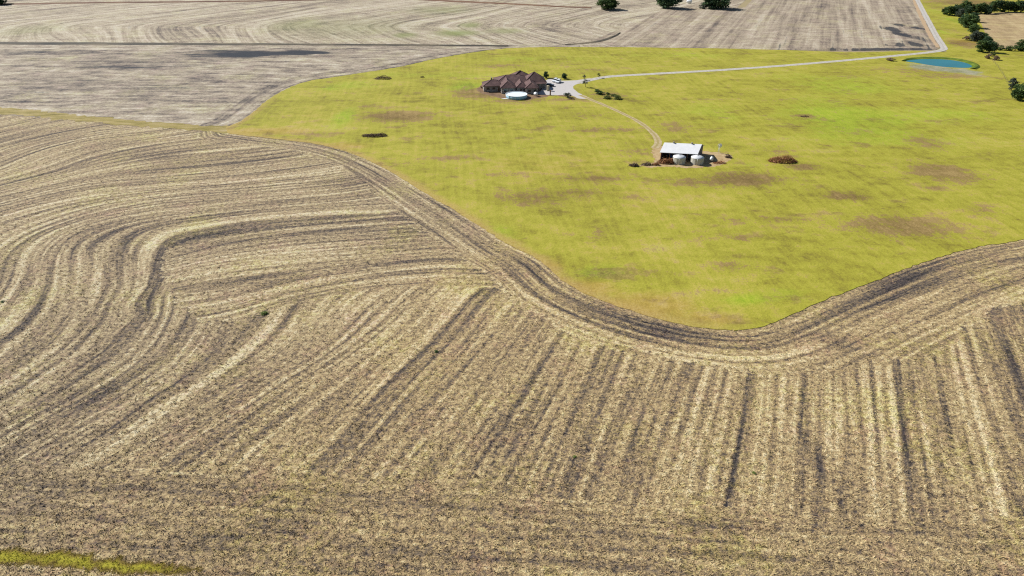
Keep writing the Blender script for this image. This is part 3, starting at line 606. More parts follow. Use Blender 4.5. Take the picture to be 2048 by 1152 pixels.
def crown_mesh(name, h, w, leaves, seed, clumps=26, low=0.12, leaf=0.34, cone=0.0):
    """leaf clumps through the crown volume, unit: metres, foot at z=0"""
    r = np.random.RandomState(seed); cs = []
    while len(cs) < clumps:
        p = r.uniform(-1, 1, 3)
        if (p**2).sum() < 1 and (p**2).sum() > 0.12:
            z = low*h+(p[2]*0.5+0.5)*h*(1-low)*0.92; k = 1-cone*(z/h)
            cs.append((p[0]*w*0.40*k, p[1]*w*0.40*k, z, r.uniform(0.10, 0.2)*w*(1-0.4*cone*z/h)))
    per = leaves//clumps; Ps = []; Ts = []
    for x, y, z, q in cs:
        d = r.randn(per, 3); d /= np.linalg.norm(d, axis=1)[:, None]; rad = q*r.rand(per)**0.45
        P = np.array([x, y, z])+d*rad[:, None]*np.array([1.15, 1.15, 0.8]); Ps.append(P); Ts.append(np.clip(r.uniform(0.2, 0.75)+0.22*r.randn(per), 0, 1))
    P = np.concatenate(Ps); T = np.concatenate(Ts); P[:, 2] = np.maximum(P[:, 2], 0.15)
    V, F = leaf_cards(P, leaf*w/8, r); return np_mesh(name, V, F, {'tint': np.repeat(T, 4)}), cs
def trunk_mb(h, w, cs, seed, low=0.12):
    r = random.Random(seed); mb = MB(); th = h*(low+0.30)
    mb.tube([(0, 0, 0), (0.02*w, 0.01*w, th*0.5), (-0.01*w, 0.02*w, th), (0, 0, h*0.72)], [0.035*w, 0.028*w, 0.022*w, 0.008*w], 7)
    for x, y, z, q in cs[:9]: mb.tube([(0, 0, th*r.uniform(0.5, 1.0)), (x*0.5, y*0.5, z*0.75), (x, y, z)], [0.014*w, 0.009*w, 0.004*w], 5)
    return mb
PROTO = {}
def tree_kind(key, h, w, leaves, seed, **kw):
    me, cs = crown_mesh('crown', h, w, leaves, seed, **kw); tm = trunk_mb(h, w, cs, seed, kw.get('low', 0.12))
    me2 = bpy.data.meshes.new('trunk'); me2.from_pydata(tm.v, [], tm.f); me2.polygons.foreach_set('use_smooth', tm.sm); me2.materials.append(m_bark)
    PROTO[key] = (me, me2, h, w)
for i in range(4): tree_kind(f'round{i}', 8, 8, 3600, 100+i, clumps=40+3*i, low=0.03)
for i in range(3): tree_kind(f'tall{i}', 9, 6.5, 3000, 120+i, clumps=38, low=0.08, cone=0.3)
for i in range(3): tree_kind(f'bush{i}', 2.4, 3.4, 700, 140+i, clumps=14, low=0.0, leaf=0.42)
for i in range(2): tree_kind(f'sapling{i}', 4.2, 2.6, 420, 150+i, clumps=12, low=0.22, leaf=0.42)
def tree(name, key, leaf, px, py, hpx, wpx, label, cat='tree', group=None, rz=None, z=ZP):
    me, tr, h, w = PROTO[key]; x, y = G(px, py, z); k = ppm(py)
    o = empty(name, (x, y, z), rz if rz is not None else random.uniform(0, 6.28))
    sz, sx = 1.08*hpx/k/h, 1.22*wpx/k/w
    for n, m, mt in (('trunk', tr, None), ('crown', me, LEAF[leaf])):
        c = bpy.data.objects.new(n, m); COL.objects.link(c); c.parent = o; c.scale = (sx, sx, sz)
        if mt:
            if len(m.materials) == 0: m.materials.append(mt)
            c.material_slots[0].link = 'OBJECT'; c.material_slots[0].material = mt
    return tag(o, label, cat, group)
HG = 'trees of the hedgerow by the tilled field'
BL = 'dark green hedgerow tree along the tilled field'
for px, py, hp, wp, key, leaf in [
    (1889, 29, 14, 12, 'round0', 'oak'), (1898, 31, 17, 16, 'round1', 'oak'), (1909, 31, 19, 18, 'round2', 'cedar'), (1928, 25, 22, 21, 'round3', 'oak'), (1935, 28, 16, 14, 'round0', 'cedar'), (1948, 27, 17, 16, 'round1', 'oak'),
    (1962, 27, 19, 19, 'round2', 'oak'), (1973, 28, 16, 15, 'round3', 'cedar'), (1983, 26, 26, 18, 'tall0', 'oak'), (1994, 24, 23, 17, 'tall1', 'cedar'), (2006, 24, 20, 18, 'round1', 'oak'), (2016, 24, 22, 17, 'tall2', 'cedar'), (2028, 24, 20, 17, 'round2', 'oak'), (2040, 25, 25, 18, 'tall0', 'cedar'), (2053, 25, 24, 20, 'tall1', 'oak'),
    (1924, 48, 18, 15, 'round3', 'cedar'), (1937, 55, 26, 27, 'round0', 'oak'), (1946, 44, 17, 16, 'round1', 'cedar'), (1945, 67, 17, 20, 'round2', 'oak'), (1964, 83, 17, 17, 'round0', 'oak'), (1973, 89, 16, 15, 'round3', 'cedar'), (1961, 104, 21, 20, 'round1', 'oak'), (1978, 105, 22, 22, 'round2', 'cedar')]:
    tree('hedgerow_tree', key, leaf, px, py, hp, wp, 'dark green tree in the hedgerow along the far edge of the tilled field' if py < 40 else 'dark green tree in the slanting run between green verge and tilled field', 'tree', 'hedgerow along the far edge of the tilled field' if py < 40 else 'slanting run of trees beside the verge')
tree('hedgerow_tree', 'round1', 'grey', 1919, 34, 15, 14, 'pale grey-green tree in front of the dark hedgerow beside the green verge', 'tree')
tree('hedgerow_tree', 'round3', 'grey', 1950, 82, 19, 20, 'dull grey-green tree in the slanting run of hedgerow trees')
tree('shrub', 'bush0', 'brown', 1931, 80, 8, 13, 'low brown shrub at the foot of the slanting hedgerow', 'shrub')
for px, py, hp, wp, key in [(1999, 100, 8, 15, 'bush1'), (2016, 101, 9, 16, 'bush2'), (2030, 101, 10, 16, 'bush0')]:
    tree('shrub', key, 'oak', px, py, hp, wp, 'low dark shrub along the near side of the tilled field', 'shrub', 'shrubs along the tilled field')
tree('hedgerow_tree', 'round0', 'oak', 2046, 101, 21, 24, 'bushy tree at the end of the low shrubs by the tilled field')
tree('hedgerow_tree', 'tall2', 'grey', 2022, 181, 26, 17, 'grey-green tree with thin crown beside the pasture fence')
tree('hedgerow_tree', 'round2', 'oak', 2036, 200, 32, 27, 'bushy dark green tree next to the grey-green one by the fence')
tree('hedgerow_tree', 'round3', 'cedar', 2056, 198, 34, 30, 'dark tree behind the bushy one at the fence line')
tree('shrub', 'bush1', 'brown', 1976, 117, 8, 14, 'leafless brown scrub below the end of the slanting hedgerow', 'shrub', 'brown scrub by the pond bank')
tree('shrub', 'bush2', 'brown', 1990, 120, 8, 16, 'leafless brown scrub below the end of the slanting hedgerow', 'shrub', 'brown scrub by the pond bank')
tree('shrub', 'bush0', 'yellow', 1982, 113, 9, 12, 'yellow-green shrub among brown scrub near the pond', 'shrub')
tree('shrub', 'bush2', 'brown', 1781, 121, 5, 18, 'flat brown scrub beside the pond edge and the lane', 'shrub')
# lone trees at the far side of the fields
tree('field_tree', 'round0', 'oak', 1215, 19, 25, 38, 'broad dark tree standing alone on the pale contour field', z=0)
tree('field_tree', 'round2', 'cedar', 1338, 16, 30, 44, 'large dark tree beside the white tank at the field end', z=0)
tree('field_tree', 'round3', 'cedar', 1430, 17, 32, 50, 'large dark tree with a pale bush at its foot', z=0)
tree('shrub', 'bush1', 'grey', 1405, 17, 10, 20, 'pale grey bush at the foot of a large dark field tree', 'shrub', z=0)
tree('field_tree', 'round1', 'cedar', 2, 9, 18, 26, 'dark tree by the far red-brown terrace', z=0)
# garden
tree('garden_tree', 'round1', 'cedar', 1091.5, 156, 12, 10, 'small round dark tree close behind the house', 'tree')
tree('garden_tree', 'round2', 'cedar', 1128, 157.5, 10, 11, 'small round dark tree behind the white car', 'tree')
tree('sapling', 'sapling0', 'grey', 1168, 160, 11, 8, 'thin grey-green sapling across the lane from the other sapling', 'tree')
tree('sapling', 'sapling1', 'grey', 1171, 174, 15, 12, 'grey-green young tree in the lawn inside the drive fork', 'tree')
tree('sapling', 'sapling0', 'yellow', 1198, 156, 11, 8, 'thin olive young tree beside the lane', 'tree')
tree('shrub', 'bush0', 'grey', 1135, 194, 9, 13, 'grey-green shrub at the corner of the gravel yard', 'shrub')
tree('shrub', 'bush1', 'oak', 1197, 188, 8, 22, 'dark shrub in the lawn below the young tree', 'shrub')
for px, py, hp, wp in [(1216, 189, 4, 9), (1213, 197, 6, 17), (1233, 198, 7, 19), (1228, 192, 4, 14)]:
    tree('shrub', 'bush2', 'yellow' if py > 190 else 'oak', px, py, hp, wp, 'low olive shrub in the rough patch beside the farm track', 'shrub', 'low shrubs by the farm track')
tree('shrub', 'bush1', 'brown', 963, 176.5, 3.5, 6, 'tiny dark shrub off the end wall of the house', 'shrub')
# green weeds standing in the stubble
for px, py, s, lf, lab in [(872, 704, 9, 'oak', 'dark green weed clump in the middle of the stubble'), (530, 628, 16, 'weed', 'wide yellow-green weed patch at the end of the curved rows'), (1150, 914, 9, 'weed', 'green weed clump between straight stubble rows'), (1508, 946, 9, 'weed', 'small bright weed beside a dark straight row'), (6, 604, 8, 'oak', 'small dark weed where the stubble rows curve')]:
    tree('weed_clump', f'bush{int(px) % 3}', lf, px, py, s*0.3, s, lab, 'weed', z=0)

# ------------------------------------------------------------------ brush piles
def mat_stick(name, a, b, c):
    t = NT(name); return t.done(t.ramp(t.attr('tint'), [(0.0, a), (0.5, b), (1.0, c)]), 0.9)
m_stick = mat_stick('dead_branches', (.06, .042, .032, 1), (.16, .11, .08, 1), (.32, .25, .19, 1))
m_stick2 = mat_stick('rusty_branches', (.10, .045, .022, 1), (.34, .15, .065, 1), (.55, .32, .18, 1))
m_dry = mat_leaf('dead_leaves', (.13, .06, .03, 1), (.32, .16, .075, 1), (.50, .30, .16, 1))
def brush(px, py, wpx, hpx, label, n=260, seed=0, mat=None, group=None, depth=0.55, leafy=0.5):
    k = ppm(py); w, h = wpx/k, hpx/k; r = np.random.RandomState(seed); x, y = G(px, py, ZP); d = w*depth
    o = empty('brush_pile', (x, y+d*0.35, ZP)); V = []; F = []; T = []
    def mound(u, v): return h*np.clip(1-u*u-v*v, 0, 1)**0.6*(0.65+0.5*np.sin(3.1*u+seed)*np.cos(2.3*v+seed))
    for i in range(n):
        u, v = r.uniform(-1, 1, 2)
        if u*u+v*v > 1: continue
        z = max(0.08, mound(u, v)*r.uniform(0.25, 1.0)); L = r.uniform(0.5, 1.6)*min(1.3, h*0.9+0.3); a = r.uniform(0, 2*PI); e = r.normal(0.15, 0.35)
        dv = np.array([math.cos(a)*math.cos(e), math.sin(a)*math.cos(e), math.sin(e)]); p = np.array([u*w/2, v*d/2, z]); rad = r.uniform(0.02, 0.07)
        q0, q1 = p-dv*L/2, p+dv*L/2; q0[2] = max(q0[2], 0.03); q1[2] = max(q1[2], 0.03)
        s = np.cross(dv, [0, 0, 1.0]); s /= np.linalg.norm(s)+1e-6; t_ = np.cross(dv, s); b = len(V)
        for q, rr in ((q0, rad), (q1, rad*0.4)):
            for m in range(3): V.append(q+rr*(s*math.cos(m*2.094)+t_*math.sin(m*2.094)))
        F += [(b+m, b+(m+1) % 3, b+3+(m+1) % 3, b+3+m) for m in range(3)]; T += [np.clip(r.normal(0.45, 0.25), 0, 1)]*6
    link('branches', np_mesh('branches', V, F, {'tint': T}), mat or m_stick, o)
    m = int(n*2.2*leafy)
    if m:
        uv = r.uniform(-1, 1, (m, 2)); uv = uv[(uv**2).sum(1) < 0.95]; z = np.maximum(mound(uv[:, 0], uv[:, 1])*r.uniform(0.1, 0.95, len(uv)), 0.12)
        V, F = leaf_cards(np.c_[uv[:, 0]*w/2, uv[:, 1]*d/2, z], 0.22, r); link('dead_foliage', np_mesh('dead_foliage', V, F, {'tint': np.repeat(np.clip(r.normal(0.35, 0.25, len(uv)), 0, 1), 4)}), m_dry if mat is m_stick2 else LEAF['brown'], o)
    return tag(o, label, 'brush pile', group)
brush(765, 159, 34, 8, 'low brush pile of grey-brown branches near the pasture corner', 300, 1)
brush(748, 274, 52, 9, 'long dark brush pile on bright grass below the brown patch', 420, 2, None, None, 0.35, 0.8)
brush(844, 155, 8, 3, 'tiny heap of dead twigs between brush pile and house', 60, 3)
brush(1568, 326, 58, 15, 'big russet and grey brush pile alone in the pasture', 700, 4, m_stick2, None, 0.5, 0.7)
brush(1268, 333, 18, 9, 'dark brown brush heap at the end of the barn yard', 220, 5, None, None, 0.6, 0.8)
brush(1293, 331, 20, 8, 'small dark stump heap between two brush piles', 130, 6)
brush(1312, 331, 14, 7, 'thin brown brush heap in front of the rusty one', 140, 7, m_stick2)
brush(1336, 328, 38, 15, 'rust-orange brush heap against the open barn front', 480, 8, m_stick2, None, 0.5, 1.0)
brush(1440, 328, 26, 5, 'flat scatter of brown sticks beside the barn shadow', 120, 9, m_stick2)
brush(1143, 199, 15, 3, 'thin dark log heap by the drive fork', 80, 10)
brush(1457, 316, 12, 8, 'dark root heap on bare soil beyond the barn', 130, 11)
brush(1610, 234, 16, 3, 'flat brown twig heap alone on the upper pasture', 60, 12)

# ------------------------------------------------------------------ barn, tanks and things around it
t = NT('roof_metal'); x, y, z = t.sep(t.obj()); wv = t.math('SINE', t.mul(x, 2*PI/0.30)); n = t.noise(t.obj(), 0.7, 4, 0.6)
t.bump(wv, 0.25, 0.02); t.p.inputs['Specular IOR Level'].default_value = 0.3
m_roofm = t.done(t.ramp(n, [(0.3, (.66, .66, .66, 1)), (0.7, (.74, .74, .74, 1))]), 0.55)
m_barnw = simple('barn_siding', (.13, .11, .12, 1), 0.8, 0.8, 0.3); m_post = simple('post_timber', (.16, .09, .06, 1), 0.9, 2, 0.3); m_red = simple('red_post', (.25, .07, .045, 1), 0.8, 2, 0.3)
bx, by = G(1356, 321.5, ZP); kb = ppm(322)
barn = empty('pole_barn', (bx, by, ZP), 0.0)
LA, DA = math.radians(-9), math.radians(64)              # length and depth axes of the plan, slightly out of square
ux, uy = (math.cos(LA), math.sin(LA)), (math.cos(DA), math.sin(DA)); BL_, BD = 13.2, 10.6
def BP(a, b, z=0.0): return (ux[0]*a+uy[0]*b, ux[1]*a+uy[1]*b, z)
def bprism(mb, poly, a0, a1):                            # polygon in (depth, height), extruded along the length
    n = len(poly); v = [BP(a0, p, q) for p, q in poly]+[BP(a1, p, q) for p, q in poly]
    mb.add(v, [tuple(range(n))[::-1], tuple(range(n, 2*n))]+[(i, (i+1) % n, n+(i+1) % n, n+i) for i in range(n)]); return mb
def bbox(mb, a0, a1, b0, b1, z0, z1): return bprism(mb, [(b0, z0), (b1, z0), (b1, z1), (b0, z1)], a0, a1)
H0, H1 = 3.1, 5.1; hl = BL_/2
for nm, b0, b1, z0, z1 in (('roof_slope', -0.45, BD/2, H0-0.16, H1), ('roof_slope', BD+0.45, BD/2, H0-0.16, H1)):
    ro = bprism(MB(), [(b0, z0), (b1, z1), (b1, z1+0.09), (b0, z0+0.09)], -hl-0.35, hl+0.35).build(nm, m_roofm, barn)
    if b0 < 0:
        for a in (-hl*0.52, hl*0.50):
            vt = MB(); c = BP(a, BD/2, H1+0.02); vt.lathe([(0.32, 0), (0.32, 0.28), (0.42, 0.30), (0.42, 0.42), (0.0, 0.6)], 12, c, False).build('ridge_vent', simple('vent_metal', (.2, .18, .17, 1), 0.6), ro)
bprism(MB(), [(0, 0), (BD, 0), (BD, H0-0.06), (BD/2, H1-0.04), (0, H0-0.06)], hl-0.14, hl-0.04).build('gable_wall', m_barnw, barn)
bprism(MB(), [(0.5, 0), (BD, 0), (BD, H0-0.06), (BD/2, H1-0.04), (0.5, H0+0.08)], -hl+0.04, -hl+0.14).build('gable_wall', m_barnw, barn)
bbox(MB(), -hl+0.16, hl-0.16, BD-0.1, BD, 0, H0-0.08).build('back_wall', m_barnw, barn)
for i in range(5):
    a = -hl+0.12+(BL_-0.36)*i/4; bbox(MB(), a-0.11, a+0.11, 0.0, 0.22, 0, H0-0.10).build('post', m_red if i == 0 else m_post, barn)
bbox(MB(), -hl+0.24, hl-0.3, 0.24, 0.36, H0-0.42, H0-0.12).build('header_beam', m_post, barn)
bbox(MB(), hl*0.25, hl-0.18, 3.6, 3.7, 0, H0-0.2).build('partition_wall', m_barnw, barn)
tag(barn, 'open-fronted barn with a pale metal gable roof behind two round tanks', 'barn')
m_tank = None
t = NT('tank_panels'); n = t.noise(t.obj(), 0.8, 4, 0.6); m_tank = t.done(t.ramp(n, [(0.3, (.42, .40, .34, 1)), (0.7, (.52, .50, .43, 1))]), 0.6)
m_lid = simple('tank_lid', (.56, .57, .58, 1), 0.5, 0.8, 0.1); m_pipe = simple('white_pipe', (.70, .68, .62, 1), 0.5, 1, 0.1); m_hatch = simple('hatch_grey', (.3, .3, .3, 1), 0.5)
def tank(px, py, label):
    x, y = G(px, py, ZP); k = ppm(py); R = 12.4/k; H = 2.35; o = empty('water_tank', (x, y+R*0.98, ZP))
    prof = [(0.01, 0.02), (R, 0.02)]
    for i in range(8): prof += [(R, 0.06+i*0.285), (R+0.02, 0.08+i*0.285), (R+0.02, 0.12+i*0.285), (R, 0.14+i*0.285)]
    MB().lathe(prof+[(R, H)], 40).build('shell', m_tank, o)
    lid = MB().lathe([(R+0.06, H-0.02), (R+0.06, H+0.06), (R*0.6, H+0.42), (R*0.2, H+0.68), (0.28, H+0.72)], 40).build('lid', m_lid, o)
    MB().lathe([(0.30, H+0.70), (0.30, H+0.84), (0.0, H+0.88)], 16, (0, 0, 0), False).build('hatch', m_hatch, lid)
    a = math.radians(-102)
    for da, w in ((-0.02, 0.10), (0.42, 0.07)):
        c, s = math.cos(a+da)*(R+0.07), math.sin(a+da)*(R+0.07); MB().tube([(c, s, 0.05), (c, s, H*0.5), (c, s, H-0.04)], w, 8).build('pipe', m_pipe, o)
    for i in range(14):
        aa = 2*PI*i/14+0.12; c, s = math.cos(aa)*(R+0.03), math.sin(aa)*(R+0.03); MB().tube([(c, s, 0.03), (c, s, H-0.05)], 0.035, 4).build('stave', m_tank, o)
    return tag(o, label, 'tank')
tank(1360, 329.6, 'round pale water tank beside the rust-orange brush, domed lid')
tank(1396.5, 330.6, 'round pale water tank nearest the barn gable shadow, domed lid')
m_prop = simple('tank_white', (.66, .68, .68, 1), 0.4, 1, 0.08); m_steel = simple('dark_steel', (.10, .10, .11, 1), 0.6)
def propane(px, py, rz, R, L, label, z=ZP):
    x, y = G(px, py, z); o = empty('gas_tank', (x, y, z), rz); zc = R+0.35
    MB().lathe([(0.0, -L/2-R*0.55), (R*0.55, -L/2-R*0.42), (R*0.88, -L/2-R*0.2), (R, -L/2), (R, L/2), (R*0.88, L/2+R*0.2), (R*0.55, L/2+R*0.42), (0.0, L/2+R*0.55)], 20, (0, 0, zc), True, 'y').build('vessel', m_prop, o)
    for s in (-1, 1):
        for q in (-1, 1): MB().box(q*R*0.55-0.05, q*R*0.55+0.05, s*L*0.3-0.09, s*L*0.3+0.09, 0, zc-R*0.78).build('leg', m_steel, o)
    MB().lathe([(0.22, zc+R-0.03), (0.22, zc+R+0.18), (0.0, zc+R+0.26)], 14).build('valve_dome', m_prop, o)
    return tag(o, label, 'gas tank')
propane(1422.5, 322, math.radians(-16), 0.62, 1.9, 'white gas tank standing in the barn shadow')
propane(1378, 7, math.radians(60), 1.5, 3.4, 'white tank on the far field beside a large dark tree', 0)
propane(1071.5, 192, math.radians(40), 0.75, 1.4, 'white gas tank on bare soil between pool and house corner')
# small wind pump
x, y = G(1437, 306, ZP); o = empty('wind_pump', (x, y, ZP)); wm = simple('pump_white', (.72, .73, .72, 1), 0.5)
for a, b in ((-1, -1), (1, -1), (0, 1)): MB().tube([(0.45*a, 0.45*b, 0), (0.05*a, 0.05*b, 2.7)], 0.045, 5).build('leg', wm, o)
MB().tube([(-0.3, 0.24, 1.0), (0.3, 0.24, 1.0)], 0.02, 4).build('brace', wm, o); MB().tube([(-0.2, -0.2, 1.5), (0.2, -0.2, 1.5)], 0.02, 4).build('brace', wm, o)
MB().lathe([(0.0, -0.16), (0.14, -0.14), (0.14, 0.14), (0.0, 0.16)], 12, (0, -0.15, 3.0), True, 'y').build('hub', wm, o)
for i in range(12):
    a = 2*PI*i/12; u = Vector((math.cos(a), 0, math.sin(a))); v = Vector((-math.sin(a), 0.5, math.cos(a))).normalized(); c = Vector((0, -0.28, 3.0))
    p = [c+u*0.18-v*0.05, c+u*0.18+v*0.05, c+u*0.85+v*0.17, c+u*0.85-v*0.17]; nn = Vector((0, 0.012, 0))
    MB().add([q-nn for q in p]+[q+nn for q in p], [(0, 1, 2, 3), (7, 6, 5, 4), (0, 4, 5, 1), (1, 5, 6, 2), (2, 6, 7, 3), (3, 7, 4, 0)]).build('blade', wm, o)
MB().prism([(0.15, 3.0), (1.0, 2.75), (1.25, 2.72), (1.25, 3.28), (1.0, 3.25)], 'x', -0.015, 0.015).build('tail_vane', wm, o)
tag(o, 'small white wind pump on a slim tripod behind the barn', 'wind pump')
# blue tractor under the roof
m_blue = simple('tractor_blue', (.03, .08, .22, 1), 0.4, 2, 0.1); m_tyre = simple('tyre', (.02, .02, .02, 1), 0.9, 4, 0.2); m_grey = simple('rim_grey', (.35, .35, .35, 1), 0.5); m_glass = simple('dark_glass', (.015, .02, .025, 1), 0.1, 1, 0.05, 0, 0.6)
c = BP(-hl+3.0, 2.6); o = empty('tractor', (bx+c[0], by+c[1], ZP), math.radians(-70))
MB().prism([(-0.2, 0.75), (1.7, 0.75), (1.75, 1.25), (1.5, 1.42), (-0.2, 1.5)], 'y', -0.35, 0.35).build('bonnet', m_blue, o)
MB().box(-1.5, -0.2, -0.3, 0.3, 0.6, 1.0).build('chassis', m_blue, o)
for s in (-1, 1):
    MB().prism([(-1.7, 0.95), (-1.55, 1.45), (-0.9, 1.6), (-0.3, 1.35), (-0.3, 1.27), (-0.9, 1.5), (-1.5, 1.35), (-1.6, 0.95)], 'y', s*0.45, s*0.85).build('mudguard', m_blue, o)
    for xx, R, W in ((-0.95, 0.72, 0.38), (1.25, 0.42, 0.24)):
        wl = MB().lathe([(R*0.55, -W/2), (R*0.9, -W/2), (R, -W/3), (R, W/3), (R*0.9, W/2), (R*0.55, W/2)], 20, (xx, s*0.68, R), True, 'y').build('wheel', m_tyre, o)
        MB().lathe([(0.0, -W*0.2), (R*0.57, -W*0.3), (R*0.57, W*0.3), (0.0, W*0.2)], 16, (xx, s*0.68, R), False, 'y').build('rim', m_grey, wl)
MB().box(-1.1, -0.7, -0.25, 0.25, 1.05, 1.2).box(-1.2, -1.08, -0.25, 0.25, 1.1, 1.6).build('seat', m_tyre, o)
for q in ((-1.35, -0.5), (-1.35, 0.5)): MB().tube([(q[0], q[1], 1.3), (q[0], q[1], 2.3)], 0.03, 5).build('roll_bar', m_blue, o)
MB().box(-1.4, -0.2, -0.6, 0.6, 2.3, 2.36).build('canopy', m_blue, o)
MB().tube([(0.9, 0.15, 1.4), (0.9, 0.15, 2.0)], 0.035, 6).build('exhaust', m_steel, o)
tag(o, 'blue tractor parked in the shade at the open end of the barn', 'tractor')

# ------------------------------------------------------------------ house
t = NT('roof_shingle'); x, y, z = t.sep(t.obj()); n = t.noise(t.obj(), 0.5, 4, 0.65); f = t.noise(t.comb(x, y, t.mul(z, 6.0)), 2.6, 2, 0.6)
t.bump(f, 0.35, 0.05)
m_shing = t.done(t.ramp(t.add(t.mul(n, 0.6), t.mul(f, 0.5)), [(0.35, (.05, .032, .033, 1)), (0.52, (.092, .057, .054, 1)), (0.7, (.17, .105, .095, 1))]), 0.85)
t = NT('house_stone'); v = t.voro(t.obj(), 2.2); m_stone = t.done(t.ramp(t.sep(v['Color'])[0], [(0.1, (.17, .15, .14, 1)), (0.5, (.26, .23, .21, 1)), (0.9, (.36, .32, .29, 1))]), 0.9)
m_trim = simple('house_trim', (.42, .38, .33, 1), 0.7, 2, 0.1); m_door = simple('house_door', (.10, .05, .03, 1), 0.6)
hx, hy = G(1030, 187, ZP); house = empty('ranch_house', (hx, hy, ZP), math.radians(6))
EZ = 3.05
def hip(x0, x1, y0, y1, ez, pitch, front=True, back=True, axis='y', ov=0.5):
    x0 -= ov; x1 += ov; y0 -= ov; y1 += ov; z0 = ez-0.12; mb = MB()
    if axis == 'y':
        w = (x1-x0)/2; h = w*pitch; xm = (x0+x1)/2; r0 = (xm, y0+(w if front else 0.0), z0+h); r1 = (xm, y1-(w if back else 0.0), z0+h)
    else:
        w = (y1-y0)/2; h = w*pitch; ym = (y0+y1)/2; r0 = (x0+(w if front else 0.0), ym, z0+h); r1 = (x1-(w if back else 0.0), ym, z0+h)
    e = [(x0, y0, z0), (x1, y0, z0), (x1, y1, z0), (x0, y1, z0)]; lo = [(a, b, c-0.18) for a, b, c in e]
    v = e+[r0, r1]+lo
    if axis == 'y': f = [(0, 1, 4), (1, 2, 5, 4), (2, 3, 5), (3, 0, 4, 5)]
    else: f = [(0, 1, 5, 4), (1, 2, 5), (2, 3, 4, 5), (3, 0, 4)]
    f += [(0, 6, 7, 1), (1, 7, 8, 2), (2, 8, 9, 3), (3, 9, 6, 0), (6, 9, 8, 7)]
    mb.add(v, f); mb.ridge = (r0, r1); mb.eave = e; mb.axis = axis; return mb
def wing(x0, x1, y0, y1, ez, pitch, **kw):
    MB().box(x0, x1, y0, y1, 0, ez-0.31).build('wall', m_stone, house)
    mb = hip(x0, x1, y0, y1, ez, pitch, **kw); ro = mb.build('roof', m_shing, house)
    r0, r1 = mb.ridge; caps = MB(); up = Vector((0, 0, 0.04))
    e = [Vector(q) for q in mb.eave]; R0, R1 = Vector(r0), Vector(r1)
    prs = [(R0, R1)]+([(e[0], R0), (e[1], R0), (e[2], R1), (e[3], R1)] if mb.axis == 'y' else [(e[0], R0), (e[3], R0), (e[1], R1), (e[2], R1)])
    for a, b in prs:
        if (a-b).length > 0.2: caps.tube([a+up, b+up], 0.09, 5)
    caps.build('ridge_cap', m_shing, ro)
    return ro
def window(x0, x1, z0, z1, y, side=None, door=False):
    """in the front wall at depth y (side: at x in a left wall)"""
    def B(mb, a0, a1, b0, b1, d0, d1): return mb.box(a0, a1, y-d1, y-d0, b0, b1) if side is None else mb.box(side-d1, side-d0, a0, a1, b0, b1)
    w = MB(); f = 0.09
    for a0, a1, b0, b1 in ((x0, x1, z1-f, z1), (x0, x1, z0, z0+f), (x0, x0+f, z0+f+0.001, z1-f-0.001), (x1-f, x1, z0+f+0.001, z1-f-0.001)): B(w, a0, a1, b0, b1, -0.02, 0.07)
    o = w.build('door' if door else 'window', m_trim, house)
    B(MB(), x0+f+0.002, x1-f-0.002, z0+f+0.002, z1-f-0.002, -0.01, 0.02).build('door_leaf' if door else 'pane', m_door if door else m_glass, o)
    if not door: B(MB(), x0-0.08, x1+0.08, z0-0.1, z0-0.003, -0.02, 0.14).build('sill', m_trim, o)
main = wing(-9.0, 9.0, 9.0, 21.0, EZ+0.25, 0.44, axis='x')
wing(6.2, 17.2, 9.5, 20.5, EZ+0.10, 0.72, axis='y')                       # tall right hip
MB().box(6.4, 17.1, 7.0, 9.4, EZ-0.14, EZ-0.02).build('porch_roof', m_shing, house)
for xx in (6.8, 10.3, 13.7, 16.8): MB().box(xx-0.18, xx+0.18, 7.1, 7.46, 0, EZ-0.15).build('porch_post', m_trim, house)
wing(0.5, 10.0, 19.0, 28.0, EZ+0.20, 0.62, axis='y')                       # rear
w1 = wing(-15.4, -5.5, 5.0, 13.6, EZ-0.05, 0.46, axis='x')
wing(-6.8, 0.2, 0.0, 14.0, EZ+0.05, 0.62, axis='y', back=False)
wing(0.9, 6.2, 0.6, 12.0, EZ-0.12, 0.60, axis='y', back=False, ov=0.35)
wing(5.4, 11.6, -1.6, 9.0, EZ-0.02, 0.55, axis='y', back=False)
MB().box(-11.4, -10.7, 9.8, 10.5, 4.2, 5.9).build('chimney', m_stone, w1)
MB().lathe([(0.12, 5.2), (0.12, 5.75), (0.0, 5.8)], 8, (-3.0, 4.8, -0.3), False).build('roof_vent', m_trim, main)
for a in ((-14.2, -12.4, 0.9, 2.3), (-11.2, -9.4, 0.9, 2.3)): window(*a, 5.0)
window(-8.3, -7.2, 0.05, 2.2, 5.0, None, True)
window(1.2, 2.6, 0.8, 2.3, 0, -6.8); window(4.0, 4.9, 0.05, 2.2, 0, -6.8, True)
window(-5.8, -4.1, 0.7, 2.3, 0.0); window(-2.6, -0.9, 0.7, 2.3, 0.0)
window(2.6, 3.7, 0.05, 2.2, 0.6, None, True); window(4.2, 5.1, 0.9, 2.2, 0.6)
window(6.3, 8.0, 0.8, 2.3, -1.6); window(9.2, 10.8, 0.8, 2.3, -1.6)
window(8.5, 9.8, 0.9, 2.3, 9.5); window(11.6, 12.7, 0.05, 2.25, 9.5, None, True); window(14.2, 15.8, 0.9, 2.3, 9.5)
tag(house, 'sprawling ranch house with brown hipped roofs and pale stone walls', 'house')

